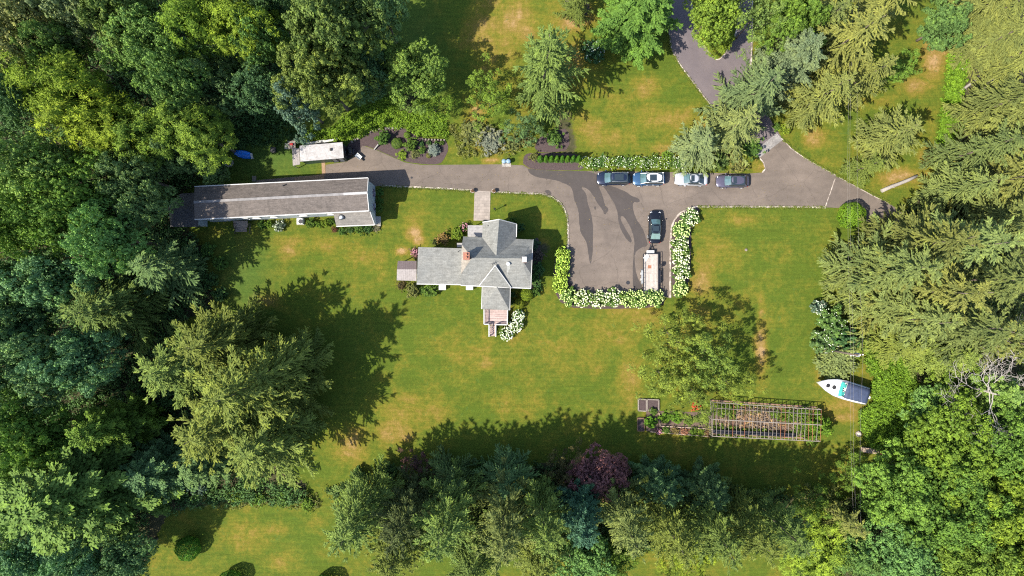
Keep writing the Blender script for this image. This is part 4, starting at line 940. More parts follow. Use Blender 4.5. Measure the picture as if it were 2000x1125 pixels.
    fs_ = [(i * k7 + k_, i * k7 + k7 + k_, i * k7 + k7 + k_ + 1, i * k7 + k_ + 1) for i in range(n_ - 1) for k_ in range(k7 - 1)]
    fs_ = [tuple(reversed(f)) for f in fs_]
    nv = len(vs_); vs2 = [p_ - Vector((0, 0, .05)) for p_ in vs_]; per = list(range(k7)) + [i * k7 + k7 - 1 for i in range(1, n_)] + [(n_ - 1) * k7 + k_ for k_ in range(k7 - 2, -1, -1)] + [i * k7 for i in range(n_ - 2, 0, -1)]
    fs_ += [tuple(i + nv for i in reversed(f)) for f in fs_] + [(per[i], nv + per[i], nv + per[(i + 1) % len(per)], per[(i + 1) % len(per)]) for i in range(len(per))]
    rr_.add(vs_ + vs2, fs_, True); rf = rr_.build('roof', rm, t)
    # pillars
    for s in (-1, 1):
        m_ = MB(); m_.tube([(f0 + .02, s * yb * .86, zb_ + .02), (f1_ + .02, s * yt * .96, zt + .0)], .045, 6); m_.build('windscreen_pillar', pm if style != 'suv' else rm, t)
        m_ = MB(); m_.tube([(r0, s * yb * .92, zb_ + .02), (r1, s * yt * .97, zt)], .07, 6); m_.build('rear_pillar', rm, t)
        xm = (r1 + f1_) / 2 - .1; m_ = MB(); m_.tube([(xm, s * yb * 1.0, zb_), (xm - .03, s * (yb + yt) * .5 + s * .035, (zb_ + zt) / 2 + .03), (xm - .06, s * yt * 1.01, zt)], .03, 6); m_.build('door_pillar', 'black_plastic', t)
        m_ = MB(); m_.lathe((f0 - .16, s * (h + .10), belt + .04), [(0, -.07), (.09, -.05), (.12, .02), (.09, .09), (0, .11)], 10); m_.bar((f0 - .16, s * (h * .90), belt), (f0 - .16, s * (h + .06), belt + .02), .05); m_.build('wing_mirror', pm, t)
        m_ = MB(); m_.tube([(.455 * L, s * h * .50, hood - .12), (.468 * L, s * h * .66, hood - .14), (.44 * L, s * h * .84, hood - .13)], [.05, .07, .04], 8); m_.build('headlight', 'lamp_glass', t)
        m_ = MB(); m_.tube([(-.490 * L, s * h * .50, tail - .22), (-.492 * L, s * h * .72, tail - .21), (-.462 * L, s * h * .89, tail - .20)], [.05, .07, .05], 8); m_.build('taillight', 'tail_glass', t)
        if rails: m_ = MB(); m_.tube([(r1 + .1, s * yt * .93, Ht + .02), (r1 + .2, s * yt * .93, Ht + .06), (f1_ - .2, s * yt * .93, Ht + .06), (f1_ - .1, s * yt * .93, Ht + .0)], .02, 6); m_.build('roof_rail', 'steel', t)
        for k_ in (-.12, .07):
            m_ = MB(); m_.box((k_ * L, s * (h * .985), belt - .12), (.16, .03, .03)); m_.build('door_handle', rm, t)
        for wx in (-wb_, wb_ + .03):
            wh = MB(); c_ = Vector((wx, s * (h - .10), .335)); ax = Vector((0, s, 0))
            wh.tube([c_ - ax * .11, c_ - ax * .1, c_ + ax * .1, c_ + ax * .115], [.27, .335, .335, .29], 22); w_ = wh.build('wheel', 'rubber', t)
            rm_ = MB(); rm_.tube([c_ + ax * .06, c_ + ax * .128], [.2, .22], 18)
            for q_ in range(5): a_ = q_ * 2 * pi / 5; rm_.bar(c_ + ax * .135, c_ + ax * .13 + Vector((cos(a_) * .21, 0, sin(a_) * .21)), .05, .03)
            rm_.build('rim', rims, w_)
    if sunroof[1]:
        a_, b_ = r1 + (f1_ - r1) * sunroof[0], r1 + (f1_ - r1) * sunroof[1]; m_ = MB(); m_.box(((a_ + b_) / 2, 0, Ht - .005), (b_ - a_, yt * 1.35, .05)); m_.build('sunroof', 'car_glass', t, bevel=.015)
    return t
navy = ('navy', (.012, .020, .045)); blue = ('blue', (.03, .085, .17)); wht = ('white', (.78, .78, .78)); sil = ('silver', (.50, .51, .53)); plum = ('plum_grey', (.10, .09, .13)); blk = ('black', (.008, .009, .014))
car(1199, 347.5, pi + .01, 4.75, 1.95, 1.68, navy, navy, 'suv', 'dark navy parked car with black roof glass, leftmost of the four on the drive', (.25, .80), rails=True)
car(1268, 348.5, pi + .02, 4.55, 1.95, 1.78, blue, wht, 'suv', 'blue parked car with white roof and large black sunroof', (.38, .82), rims='white_trim')
car(1351, 349, pi - .02, 4.6, 1.85, 1.46, sil, sil, 'sedan', 'silver parked sedan with small black sunroof beneath the pale spruce', (.5, .92))
car(1432, 353, pi + .0, 4.6, 1.85, 1.50, plum, plum, 'hatch', 'purple-grey parked car, rightmost of the four in the row', (.62, .88))
car(1280.5, 443, pi / 2 - .02, 4.6, 1.85, 1.48, blk, blk, 'sedan', 'black parked sedan standing alone in the court ahead of the open trailer', (.2, .85), rear_glass='rear_glass')

# ---------------------------------------------------------------- utility trailer
c0 = P(1271, 534, .7); t = thing('utility_trailer', 'open utility trailer with a pale plank deck parked behind the black sedan', 'trailer', (c0.x, c0.y, .012), 0, None, local=True)
TL, TW = 5.55, 2.02
MB().box((0, 0, .62), (TW, TL, .07)).build('deck', 'trailer_boards', t)
m_ = MB()
for s in (-1, 1): m_.bar((s * (TW / 2 + .04), -TL / 2, .6), (s * (TW / 2 + .04), TL / 2, .6), .08, .14); m_.bar((s * (TW / 2 + .04), -TL / 2, 1.05), (s * (TW / 2 + .04), TL / 2, 1.05), .05)
for s in (-1, 1):
    for i in range(9): y_ = -TL / 2 + TL * i / 8; m_.bar((s * (TW / 2 + .04), y_, .6), (s * (TW / 2 + .04), y_, 1.05), .045)
m_.bar((-TW / 2, TL / 2 + .04, .6), (TW / 2, TL / 2 + .04, .6), .1, .14); m_.bar((-TW / 2, TL / 2 + .04, 1.05), (TW / 2, TL / 2 + .04, 1.05), .05)
m_.bar((-TW / 2, -TL / 2 - .04, .6), (TW / 2, -TL / 2 - .04, .6), .1, .14); m_.build('side_frame', 'dark_metal', t)
m_ = MB(); 
for s in (-1, 1): m_.bar((s * .55, TL / 2 + .02, .52), (0, TL / 2 + 1.15, .48), .09)
m_.bar((0, TL / 2 + 1.0, .48), (0, TL / 2 + 1.4, .48), .11); m_.build('drawbar', 'dark_metal', t)
m_ = MB(); m_.box((-.05, TL / 2 + .33, .66), (1.1, .42, .28)); m_.build('toolbox', 'white_trim', t, bevel=.02)
m_ = MB(); m_.cyl((.12, TL / 2 + .95, .05), .045, 1.0, 10); m_.cyl((.12, TL / 2 + .95, .0), .12, .05, 12); m_.bar((.12, TL / 2 + .95, .95), (.32, TL / 2 + .95, .95), .04); m_.build('jack', 'dark_metal', t)
m_ = MB(); m_.bar((-TW / 2, -TL / 2 - .1, .62), (TW / 2, -TL / 2 - .1, .62), .06); m_.bar((-TW / 2, -TL / 2 - .16, 1.3), (TW / 2, -TL / 2 - .16, 1.3), .06)
for i in range(9): x_ = -TW / 2 + TW * i / 8; m_.bar((x_, -TL / 2 - .1, .62), (x_, -TL / 2 - .16, 1.3), .04)
m_.build('tailgate', 'dark_metal', t)
for s in (-1, 1):
    m_ = MB(); x_ = s * (TW / 2 + .24); m_.box((x_, -.45, .78), (.27, 1.75, .05)); m_.bar((x_, .43, .78), (x_, .62, .52), .27, .04); m_.bar((x_, -1.33, .78), (x_, -1.52, .52), .27, .04); m_.build('mudguard', 'dark_metal' if s > 0 else 'grey_metal', t)
    for y_ in (-.02, -.86):
        c_ = Vector((x_, y_, .34)); ax = Vector((s, 0, 0)); wh = MB(); wh.tube([c_ - ax * .1, c_ - ax * .09, c_ + ax * .09, c_ + ax * .1], [.28, .335, .335, .29], 20); w_ = wh.build('wheel', 'rubber', t)
        wh = MB(); wh.tube([c_ + ax * .08, c_ + ax * .115], [.2, .19], 16); wh.build('rim', 'white_plastic', w_)
c_ = Vector((TW / 2 + .28, 1.05, 1.0)); wh = MB(); wh.tube([c_ - Vector((.1, 0, 0)), c_ + Vector((.1, 0, 0))], [.33, .33], 20); w_ = wh.build('spare_wheel', 'rubber', t); wh = MB(); wh.tube([c_, c_ + Vector((.13, 0, 0))], [.18, .18], 14); wh.build('rim', 'steel', w_)
MB().bar((TW / 2 + .04, 1.05, .95), c_, .06).build('spare_bracket', 'dark_metal', t)
m_ = MB(); m_.box((-.15, .95, .656), (.5, .45, .006)); m_.build('rust_stain', 'rust', t)
t2 = thing('crumpled_tarp', 'crumpled white and grey sheet lying on the front corner of the trailer deck', 'sheet', P(1262, 503, .68))
g = random.Random(3); m_ = MB(); n = 7; vs = []; q0 = P(1262.5, 503, .68)
for i in range(n):
    for j in range(n):
        e = 1 - (abs(i - 3) / 3.2) ** 3 * .7; f = 1 - (abs(j - 3) / 3.2) ** 3 * .7
        vs.append(q0 + Vector(((i - 3) * .13 * f + g.uniform(-.04, .04) + (j - 3) * .04, (j - 3) * .19 * e + g.uniform(-.05, .05), .02 + (g.uniform(.02, .26) if 0 < i < 6 and 0 < j < 6 else 0))))
m_.add(vs, [(i * n + j, (i + 1) * n + j, (i + 1) * n + j + 1, i * n + j + 1) for i in range(n - 1) for j in range(n - 1)]); m_.build('sheet', 'white_plastic', t2)

# ---------------------------------------------------------------- boat
bow = P(1597, 747, 2.0); stern = P(1697, 775, 2.0); d_ = bow - stern; BL = d_.length; mid = (bow + stern) / 2
t = thing('motor_boat', 'white motor boat with a navy canvas cover parked on the grass', 'boat', (mid.x, mid.y, 0), atan2(d_.y, d_.x), None, local=True)
BW = 1.32
def bst(u):   # u 0 stern .. 1 bow
    w_ = BW * (.90 + .22 * u * (1 - u) * 2) if u < .45 else BW * (.995 * (1 - ((u - .45) / .55) ** 2.3)); sheer = 1.72 + .38 * u * u; kz = .45 + .12 * u + .9 * max(0, u - .8) ** 1.2 * 2.2; cz = .85 + .35 * u + .3 * max(0, u - .7)
    x = -BL / 2 + BL * u; w_ = max(w_, .02)
    return [Vector((x, w_, sheer)), Vector((x, w_ * .97, sheer - .12)), Vector((x - .1 * u, w_ * .84, cz)), Vector((x - .3 * u * u, 0, kz)), Vector((x - .1 * u, -w_ * .84, cz)), Vector((x, -w_ * .97, sheer - .12)), Vector((x, -w_, sheer)), Vector((x, -w_ * .72, sheer + .10)), Vector((x, 0, sheer + .16)), Vector((x, w_ * .72, sheer + .10))]
m_ = MB(); loft(m_, [[p_ for p_ in reversed(bst(u))] for u in [0, .08, .2, .32, .45, .55, .65, .74, .82, .88, .93, .97, .99, 1.0]], 10); m_.build('hull', 'gelcoat', t)
m_ = MB()
for s in (-1, 1): m_.tube([bst(u)[0 if s > 0 else 6] + Vector((0, s * .02, .0)) for u in (0, .2, .45, .65, .82, .93, .99)], .035, 6)
m_.build('rub_rail', 'grey_metal', t)
for u in (.63, .745):
    m_ = MB(); x = -BL / 2 + BL * (u + .06 if u > .7 else u + .05); zz = 1.72 + .38 * u * u + .14; m_.cyl((x, .03, zz), .30, .07, 20); m_.cyl((x, .03, zz + .07), .24, .03, 20); m_.build('deck_hatch', 'black_plastic' if u > .7 else 'rubber', t)
x0 = -BL / 2 + BL * .455; x1 = -BL / 2 + BL * .56
m_ = MB(); m_.box(((x0 + x1) / 2, 0, 1.93), (x1 - x0, 1.95, .12)); m_.build('cockpit_floor', 'white_plastic', t, bevel=.03)
m_ = MB(); vs = [Vector((x1 + .12 * (1 - q_ * q_), q_ * 1.05, 1.95)) for q_ in (-1, -.6, -.2, .2, .6, 1)] + [Vector((x1 - .28 + .1 * (1 - q_ * q_), q_ * .96, 2.38)) for q_ in (-1, -.6, -.2, .2, .6, 1)]
m_.add(vs, [(i, i + 1, 7 + i, 6 + i) for i in range(5)]); m_.add([Vector((x0, s * 1.05, 1.93)) for s in (-1, 1)] + [vs[0], vs[5], vs[6], vs[11], Vector((x0, -.98, 2.36)), Vector((x0, .98, 2.36))], [(0, 2, 4, 6), (3, 1, 7, 5)]); m_.build('windscreen', 'teal_glass', t)
for s in (-1, 1): m_ = MB(); m_.box((x0 + .4, s * .55, 2.02), (.42, .5, .14)); m_.box((x0 + .22, s * .55, 2.18), (.1, .5, .3)); m_.build('seat', 'teal_glass', t, bevel=.04)
for s in (-1, 1): m_ = MB(); m_.box((x0 + .42, s * .14, 2.02), (.36, .14, .1)); m_.build('console', 'black_plastic', t)
m_ = MB(); rows = []
for i in range(9):
    u = i / 8; x = -BL / 2 + .25 + (x0 + .1 - (-BL / 2 + .25)) * u; rows.append([Vector((x + .10 * (1 - q_ * q_) * (1 if u > .9 else 0), q_ * (1.06 + .08 * u), 2.36 + .06 * sin(pi * u) + .10 * (1 - q_ * q_) - (.22 if abs(q_) == 1 else 0) + (.015 if i % 2 else 0))) for q_ in (-1, -.93, -.5, 0, .5, .93, 1)])
k7 = 7; vs = [p_ for r_ in rows for p_ in r_]; f_ = [(i * 7 + k_, i * 7 + 7 + k_, i * 7 + 8 + k_, i * 7 + k_ + 1) for i in range(8) for k_ in range(6)]
nv = len(vs); per = list(range(7)) + [i * 7 + 6 for i in range(1, 9)] + [56 + k_ for k_ in range(5, -1, -1)] + [i * 7 for i in range(7, 0, -1)]
m_.add(vs + [p_ - Vector((0, 0, .03)) for p_ in vs], f_ + [tuple(nv + i for i in reversed(q_)) for q_ in f_] + [(per[i], per[(i + 1) % len(per)], nv + per[(i + 1) % len(per)], nv + per[i]) for i in range(len(per))], True); m_.build('canopy', 'navy_canvas', t)
for sx in (-BL / 2 + .5, x0 - .1):
    for s in (-1, 1): MB().bar((sx, s * 1.05, 1.78), (sx, s * 1.05, 2.3), .04).build('canopy_pole', 'steel', t)
m_ = MB(); m_.box((-BL / 2 - .18, 0, 1.1), (.42, 1.9, .08)); m_.build('swim_platform', 'white_plastic', t, bevel=.03)
m_ = MB(); m_.box((-BL / 2 - .25, .1, 1.45), (.35, .4, .55)); m_.box((-BL / 2 - .25, .1, .85), (.18, .14, .9)); m_.build('outboard_motor', 'white_plastic', t, bevel=.06)
for sx, w_ in ((-2.6, 1.0), (1.2, .8)):
    for s in (-1, 1): m_ = MB(); m_.bar((sx, s * w_ * 1.1, 0), (sx, s * w_ * .75, .98), .1); m_.build('support_stand', 'rust', t)
MB().box((-.5, 0, .22), (4.6, .3, .44)).build('keel_block', 'grey_wood', t)
m_ = MB(); q = P(1674, 785, .3); tt = thing('folded_tarp', 'small folded blue tarp under the stern of the white boat', 'tarp', P(1674, 785)); m_.add([P(1662, 783, .05), P(1684, 788, .05), P(1683, 779, .05), P(1663, 776, .05), P(1664, 782, .3), P(1681, 786, .34), P(1681, 780, .3), P(1665, 777, .32)], [(0, 1, 5, 4), (1, 2, 6, 5), (2, 3, 7, 6), (3, 0, 4, 7), (4, 5, 6, 7)]); m_.build('tarp', 'blue_tarp', tt)

# ---------------------------------------------------------------- greenhouse frame
G = thing('greenhouse_frame', 'bare weathered wooden greenhouse frame with open rafters over brown debris', 'greenhouse frame', P(1497, 825))
c1, c2, c3, c4 = P(1394, 786, 1.9), P(1604, 800, 1.9), P(1602, 862, 1.9), P(1392, 852, 1.9); e1, e2 = P(1392, 819, 3.1), P(1604, 830, 3.1)
def lerp(a, b_, u): return a + (b_ - a) * u
def flat(v_, z=0): return Vector((v_.x, v_.y, z))
for a_, b_ in ((c1, c2), (c4, c3)):
    MB().bar(a_, b_, .09, .12).build('wall_plate', 'grey_wood', G); MB().bar(flat(a_, .08), flat(b_, .08), .2, .16).build('sill_beam', 'brown_wood', G)
MB().bar(e1, e2, .11, .16).build('ridge_beam', 'grey_wood', G)
for u in (.33, .66):
    for a_, b_, a2, b2 in ((c1, c2, e1, e2), (c4, c3, e1, e2)):
        if u < .5 and a_ is c1: MB().bar(lerp(a_, a2, u) + Vector((0, 0, .04)), lerp(b_, b2, u) + Vector((0, 0, .04)), .05).build('purlin', 'grey_wood', G)
g = random.Random(9); nr = 27
for i in range(nr + 1):
    u = i / nr; u2 = min(1, max(0, u + g.uniform(-.006, .006))); mt_ = 'grey_wood' if g.random() < .62 else 'rust'
    for a_, b_ in ((c1, c2), (c4, c3)):
        if g.random() < .04 and 0 < i < nr: continue
        MB().bar(lerp(a_, b_, u), lerp(e1, e2, u2) + Vector((0, 0, .03)), .052 if i not in (20, 21) else .08).build('rafter', mt_, G)
for i in range(0, nr + 1, 3):
    for a_, b_ in ((c1, c2), (c4, c3)): q_ = lerp(a_, b_, i / nr); MB().bar(flat(q_), q_, .09).build('post', 'grey_wood', G)
for q_, w_ in ((e1, -1), (e2, 1)): MB().bar(flat(q_), q_, .1).build('post', 'grey_wood', G)
for i in range(5): z_ = .4 + i * .35; MB().bar(flat(c1, z_), flat(c4, z_), .05).build('end_rail', 'grey_wood', G) if i % 2 == 0 else None
MB().bar(lerp(c4, c3, .02) + Vector((0, .45, -1.1)), lerp(c4, c3, .8) + Vector((0, .45, -1.1)), .55, .06).build('shade_shelf', 'dark_metal', G)  # dark bench along the south side, carrying the inner shade in its colour
struct(sheet('greenhouse_floor', [(1396, 790), (1595, 803), (1594, 852), (1396, 845)], .024, 'bed_soil'))
gg = np.random.default_rng(4); n_ = 900; px_ = gg.uniform(1400, 1592, n_); py_ = gg.uniform(795, 848, n_)
cc_ = np.stack([(px_ - 1000) / S, (562.5 - py_) / S, gg.uniform(.05, .3, n_)], 1)
me = leaf_mesh('debris', cc_, gg.normal(size=(n_, 3)) * .4 + [0, 0, 1], gg.uniform(.15, .5, n_), .09, gg.random(n_), None, gg); o = bpy.data.objects.new('debris', me); col.objects.link(o); o.color = (.22, .15, .10, 1); o['kind'] = 'stuff'
# raised beds
def raised(x0, y0, x1, y1, label, mt_='white_trim', frame=.12, skew=0):
    t = thing('raised_bed', label, 'garden bed', P((x0 + x1) / 2, (y0 + y1) / 2)); q_ = [P(x0, y0), P(x1, y0 + skew), P(x1, y1 + skew), P(x0, y1)]; m_ = MB()
    for i in range(4): m_.bar(q_[i] + Vector((0, 0, .15)), q_[(i + 1) % 4] + Vector((0, 0, .15)), frame, .3)
    m_.build('frame', mt_, t); m_ = MB(); m_.prism([(v_.x, v_.y) for v_ in q_], .02, .2); m_.build('soil', 'mulch', t); return t
raised(1246.5, 779, 1262, 801.5, 'raised bed of bare dark soil in a pale frame, west end of the garden', 'grey_wood', .16, 1)
raised(1263.5, 779.5, 1286, 800, 'raised bed of dark soil half under the overhanging tree, beside the bare pale-framed one', 'grey_wood', .14, 1)
raised(1245, 816, 1257.5, 841, 'narrow raised bed of reddish bare soil south of the pale-framed bed', 'brown_wood', .1)
for a_, b_, lb in (((1270, 843), (1392, 853), 'low brown timber edging along the south of the flower row'), ((1288, 832), (1392, 838), 'low timber edging between the vegetables and the flower row'), ((1287, 806), (1289, 832), 'short timber edging at the west end of the vegetable patch')):
    t = thing('bed_edging', lb, 'edging', P(*a_)); MB().bar(P(*a_, .12), P(*b_, .12), .12, .24).build('board', 'log_wood', t)
struct(sheet('garden_soil', [(1262, 802), (1394, 806), (1391, 851), (1262, 842)], .019, 'bed_soil'))

# ---------------------------------------------------------------- small things
t = thing('utility_pole', 'wooden utility pole with a grey transformer above the shrubs by the boat', 'pole', P(1622, 684)); b_ = P(1672, 693.5, 7.6) ; bx = flat(b_); t.location = bx; t['_o'] = tuple(bx)
MB().tube([bx, bx + Vector((0, 0, 8))], [.16, .11], 10).build('post', 'bark', t); MB().bar(bx + Vector((-.9, 0, 7.6)), bx + Vector((.9, .15, 7.6)), .08).build('crossarm', 'brown_wood', t)
MB().cyl(bx + Vector((.38, 0, 6.7)), .27, .8, 16).build('transformer', 'grey_metal', t)
for x_ in (-.8, -.45, .45, .8): MB().cyl(bx + Vector((x_, x_ * .08, 7.66)), .07, .2, 8).build('insulator', 'white_plastic', t)
for i, (x_, px2, py2) in enumerate(((-.8, 1664, 380), (-.45, 1667, 380), (.8, 1678, 380))):
    t = thing('overhead_wire', ('west', 'middle', 'east')[i] + ' overhead wire of three running across the drive to the pole', 'wire', bx)
    a_ = bx + Vector((x_, 0, 7.86)); up_ = P(px2, -20, 7.9); dn = P(1676 + i * 5, 1140, 7.9)
    pts = [lerp(up_, a_, k_ / 8) - Vector((0, 0, 1.0 * sin(pi * k_ / 8))) for k_ in range(9)] + [lerp(a_, dn, k_ / 8) - Vector((0, 0, .8 * sin(pi * k_ / 8))) for k_ in range(1, 9)]
    MB().tube(pts, .006, 5).build('wire', 'concrete', t)
for i, (x, y) in enumerate(((984.5, 317), (993, 317))):
    t = thing('trash_bin', 'round blue-grey lidded bin beside the drive, ' + ('left' if i == 0 else 'right') + ' one of the pair', 'bin', P(x, y), group='bins by the drive')
    q_ = P(x, y); MB().lathe(q_, [(0, 0.02), (.25, .02), (.3, .85), (0, .85)], 16).build('bin', 'grey_metal', t); MB().lathe(q_, [(.33, .85), (.33, .92), (.2, 1.0), (0, 1.02)], 16).build('lid', 'blue_bin', t)
t = thing('bin_slab', 'pale slab under the two round bins beside the drive', 'slab', P(989, 320)); MB().box(P(989, 321, .03), (1.3, .7, .05)).build('slab', 'pale_stone', t)
for x, s_ in ((923, 'left'), (964.5, 'right')):
    t = thing('planter_urn', s_ + ' stone planter urn at the drive end of the front walk', 'planter', P(x, 374)); q_ = P(x, 374)
    MB().lathe(q_, [(0, 0), (.2, 0), (.14, .15), (.26, .4), (.32, .6), (.26, .6), (0, .55)], 14).build('urn', 'pale_stone', t)
    o = bpy.data.objects.new('plant', shrub_mesh('bush', 1)); col.objects.link(o); o.parent = t; o.scale = (.26, .26, .22); o.location = (0, 0, .5); o.color = (.25, .14, .08, 1)
t = thing('lamp_post', 'thin dark lamp post on the grass right of the front walk', 'lamp post', P(967, 411)); q_ = P(967, 411); MB().cyl(q_, .045, 1.75, 8).build('post', 'dark_metal', t); MB().lathe(q_ + Vector((0, 0, 1.75)), [(.05, 0), (.13, .08), (.15, .3), (0, .4)], 10).build('lantern', 'dark_metal', t)
t = thing('covered_boat', 'bright blue tarp-covered boat lying in the shaded yard', 'covered boat', P(474, 302)); m_ = MB(); a_, b_ = P(457, 298, 0), P(491, 305, 0); st = []
for i, (u, w_, h_) in enumerate(((0, .1, .18), (.12, .35, .35), (.35, .55, .5), (.65, .6, .55), (.9, .5, .5), (1, .42, .3))):
    c_ = lerp(a_, b_, u); n_ = Vector((.2, .98, 0)) * w_; st.append([c_ + n_ + Vector((0, 0, .05)), c_ + n_ * .9 + Vector((0, 0, h_ * .7)), c_ + Vector((0, 0, h_)), c_ - n_ * .9 + Vector((0, 0, h_ * .7)), c_ - n_ + Vector((0, 0, .05))])
loft(m_, st, 5); m_.build('tarp', 'blue_tarp', t); MB().box(P(492, 305, .2), (.25, .8, .3), .2).build('stern', 'white_trim', t)
t = thing('fire_ring', 'pale stone fire ring in the shaded yard by the trees', 'fire ring', P(448, 318)); q_ = P(448, 318)
MB().lathe(q_, [(.62, 0), (.62, .32), (.44, .32), (.44, 0)], 18, False).build('ring', 'pale_stone', t)
t = thing('wheeled_bin', 'black wheeled bin standing alone on the shaded grass', 'bin', P(534, 293)); MB().box(P(534, 293, .5), (.6, .65, .95)).build('body', 'black_plastic', t, bevel=.05); MB().box(P(534, 293, 1.02), (.68, .74, .08)).build('lid', 'black_plastic', t)
t = thing('work_table', 'small grey table with red things on it beside the shed', 'table', P(570, 284)); MB().box(P(570, 283, .85), (1.05, 1.15, .06), .1).build('top', 'grey_wood', t)
for dx in (-.4, .4):
    for dy in (-.45, .45): MB().cyl(P(570, 283) + Vector((dx, dy, 0)), .04, .83, 8).build('leg', 'grey_wood', t)
t = thing('fuel_can', 'red fuel can on the small grey table by the shed', 'can', P(570, 283, .88)); q_ = P(570, 283, .88); MB().box(q_ + Vector((0, .05, .14)), (.42, .3, .28)).build('body', 'red_paint', t, bevel=.04); MB().bar(q_ + Vector((-.12, .05, .33)), q_ + Vector((.12, .05, .33)), .04).build('handle', 'red_paint', t)
t = thing('wire_crate', 'pale wire crate on the grass left of the small table', 'crate', P(560, 285)); m_ = MB()
for i in range(5): m_.bar(P(557 + i * 1.5, 280, .35), P(556.5 + i * 1.5, 291, .35), .03); m_.bar(P(557 + i * 1.5, 280, 0), P(557 + i * 1.5, 280, .35), .03); m_.bar(P(556.5 + i * 1.5, 291, 0), P(556.5 + i * 1.5, 291, .35), .03)
m_.bar(P(557, 281, .37), P(563, 281, .37), .03); m_.bar(P(557, 290, .37), P(563, 290, .37), .03); m_.build('wires', 'white_trim', t)
t = thing('wooden_pallet', 'small grey slatted pallet on the gravel behind the long house', 'pallet', P(496.5, 349)); m_ = MB()
for i in range(6): m_.box(P(496.5, 349, .13) + Vector((-.25 + i * .1, 0, 0)), (.07, .8, .03))
for j in (-.33, 0, .33): m_.box(P(496.5, 349, .06) + Vector((0, j, 0)), (.6, .08, .11))
m_.build('slats', 'grey_wood', t)
t = thing('wheelbarrow', 'pale wheelbarrow on the drive between the shed and the mulch bed', 'wheelbarrow', P(702, 307)); q_ = P(702, 307); t.rotation_euler = (0, 0, -.7); t['_o'] = (0, 0, 0)
m_ = MB(); m_.add([(-.45, -.3, .62), (.45, -.3, .58), (.45, .3, .58), (-.45, .3, .62), (-.25, -.18, .32), (.25, -.2, .28), (.25, .2, .28), (-.25, .18, .32)], [(0, 1, 5, 4), (1, 2, 6, 5), (2, 3, 7, 6), (3, 0, 4, 7), (4, 5, 6, 7)]); m_.build('tray', 'white_plastic', t)
for s in (-1, 1): m_ = MB(); m_.bar((-1.0, s * .28, .6), (.6, s * .08, .25), .04); m_.build('handle', 'dark_metal', t); MB().bar((-.3, s * .22, .42), (-.35, s * .25, 0), .04).build('leg', 'dark_metal', t)
MB().tube([(.62, -.05, .2), (.62, .05, .2)], [.2, .2], 14).build('wheel', 'rubber', t)
t = thing('fallen_post', 'dark fallen post at the edge of the mulch bed', 'post', P(735, 287)); MB().bar(P(731, 292, .15), P(739, 282, .5), .16).build('post', 'dark_metal', t); MB().bar(P(731, 292, .0), P(731, 292, .2), .16).build('foot', 'dark_metal', t)
t = thing('black_grill', 'black covered grill parked at the east end of the shed', 'grill', P(684, 296)); MB().box(P(684, 296, .55), (.6, 1.1, .7)).build('body', 'black_plastic', t, bevel=.08); MB().tube([P(684, 301, .95), P(684, 291, .95)], [.28, .28], 14).build('lid', 'black_plastic', t); MB().box(P(690, 296, .7), (.3, .7, .05)).build('shelf', 'dark_metal', t)
# stones along the mulch bed
g = random.Random(21); line = [(688, 277), (699, 271), (711, 264), (723, 258), (735, 254), (747, 251.5), (760, 250.5), (775, 249.5), (791, 249)]
k_ = 0
for a_, b_ in zip(line[:-1], line[1:]):
    for u in (0, .5):
        x, y = a_[0] + (b_[0] - a_[0]) * u, a_[1] + (b_[1] - a_[1]) * u; t_ = k_ > 9
        m_ = MB(); q_ = P(x + g.uniform(-.6, .6), y + g.uniform(-.6, .6)); r_ = g.uniform(.16, .23)
        m_.lathe(q_, [(r_ * .9, 0), (r_, .12), (r_ * .8, .30 if not t_ else .22), (0, .33 if not t_ else .25)], 7, False); o = m_.build('edging_stone', 'pale_stone' if t_ else 'grey_wood')
        tag(o, 'pale edging stone along the top of the mulch bed' if t_ else 'stubby edging post along the north-west side of the mulch bed', 'edging', 'pale stones edging the mulch bed' if t_ else 'stubby posts edging the mulch bed'); k_ += 1
for i, x in enumerate(range(826, 874, 6)):
    m_ = MB(); q_ = P(x, 272.5 + .2 * i); m_.lathe(q_, [(.15, 0), (.16, .15), (.1, .3), (0, .32)], 7, False); tag(m_.build('edging_stone', 'grey_wood'), 'small edging block along the top of the mulch bed point by the lawn', 'edging', 'blocks edging the mulch bed point')
def log(p0, p1, r_, label, mt_='log_wood', name='fallen_log', bench=False):
    t = thing(name, label, 'log', P(*p0)); a_, b_ = P(*p0, r_), P(*p1, r_); pts = [lerp(a_, b_, u) + Vector((0, .05 * sin(u * 7), 0)) for u in (0, .25, .5, .75, 1)]
    MB().tube(pts, [r_, r_ * .97, r_ * .92, r_ * .9, r_ * .82], 10).build('trunk', mt_, t)
    MB().tube([lerp(a_, b_, .3), lerp(a_, b_, .3) + Vector((.1, -.2, r_ * 1.3))], [r_ * .3, r_ * .2], 6).build('branch_stub', mt_, t); return t
log((1722, 373), (1791, 344), .27, 'long pale felled log on the dry grass beneath the spruces', 'pale_bark')
log((1872, 182), (1912, 150), .2, 'thin fallen trunk beside the lime hedge, left of the pair', 'pale_bark'); log((1915, 178), (1968, 130), .24, 'thick fallen trunk right of the pair near the lime hedge', 'pale_bark')
log((1878, 137), (1892, 131), .28, 'short cut log at the top of the lime hedge', 'pale_bark')
log((1716, 886), (1756, 892), .14, 'thin rust-brown pole lying east of the wooden box bench', 'rust')
t = thing('wooden_trough', 'pale wooden box trough at the lawn edge below the vines', 'trough', P(1699, 879)); m_ = MB(); a_, b_ = P(1684, 878, .3), P(1715, 882, .3)
for s in (-1, 1): m_.bar(a_ + Vector((.05, s * .32, 0)), b_ + Vector((-.05, s * .32, 0)), .07, .5)
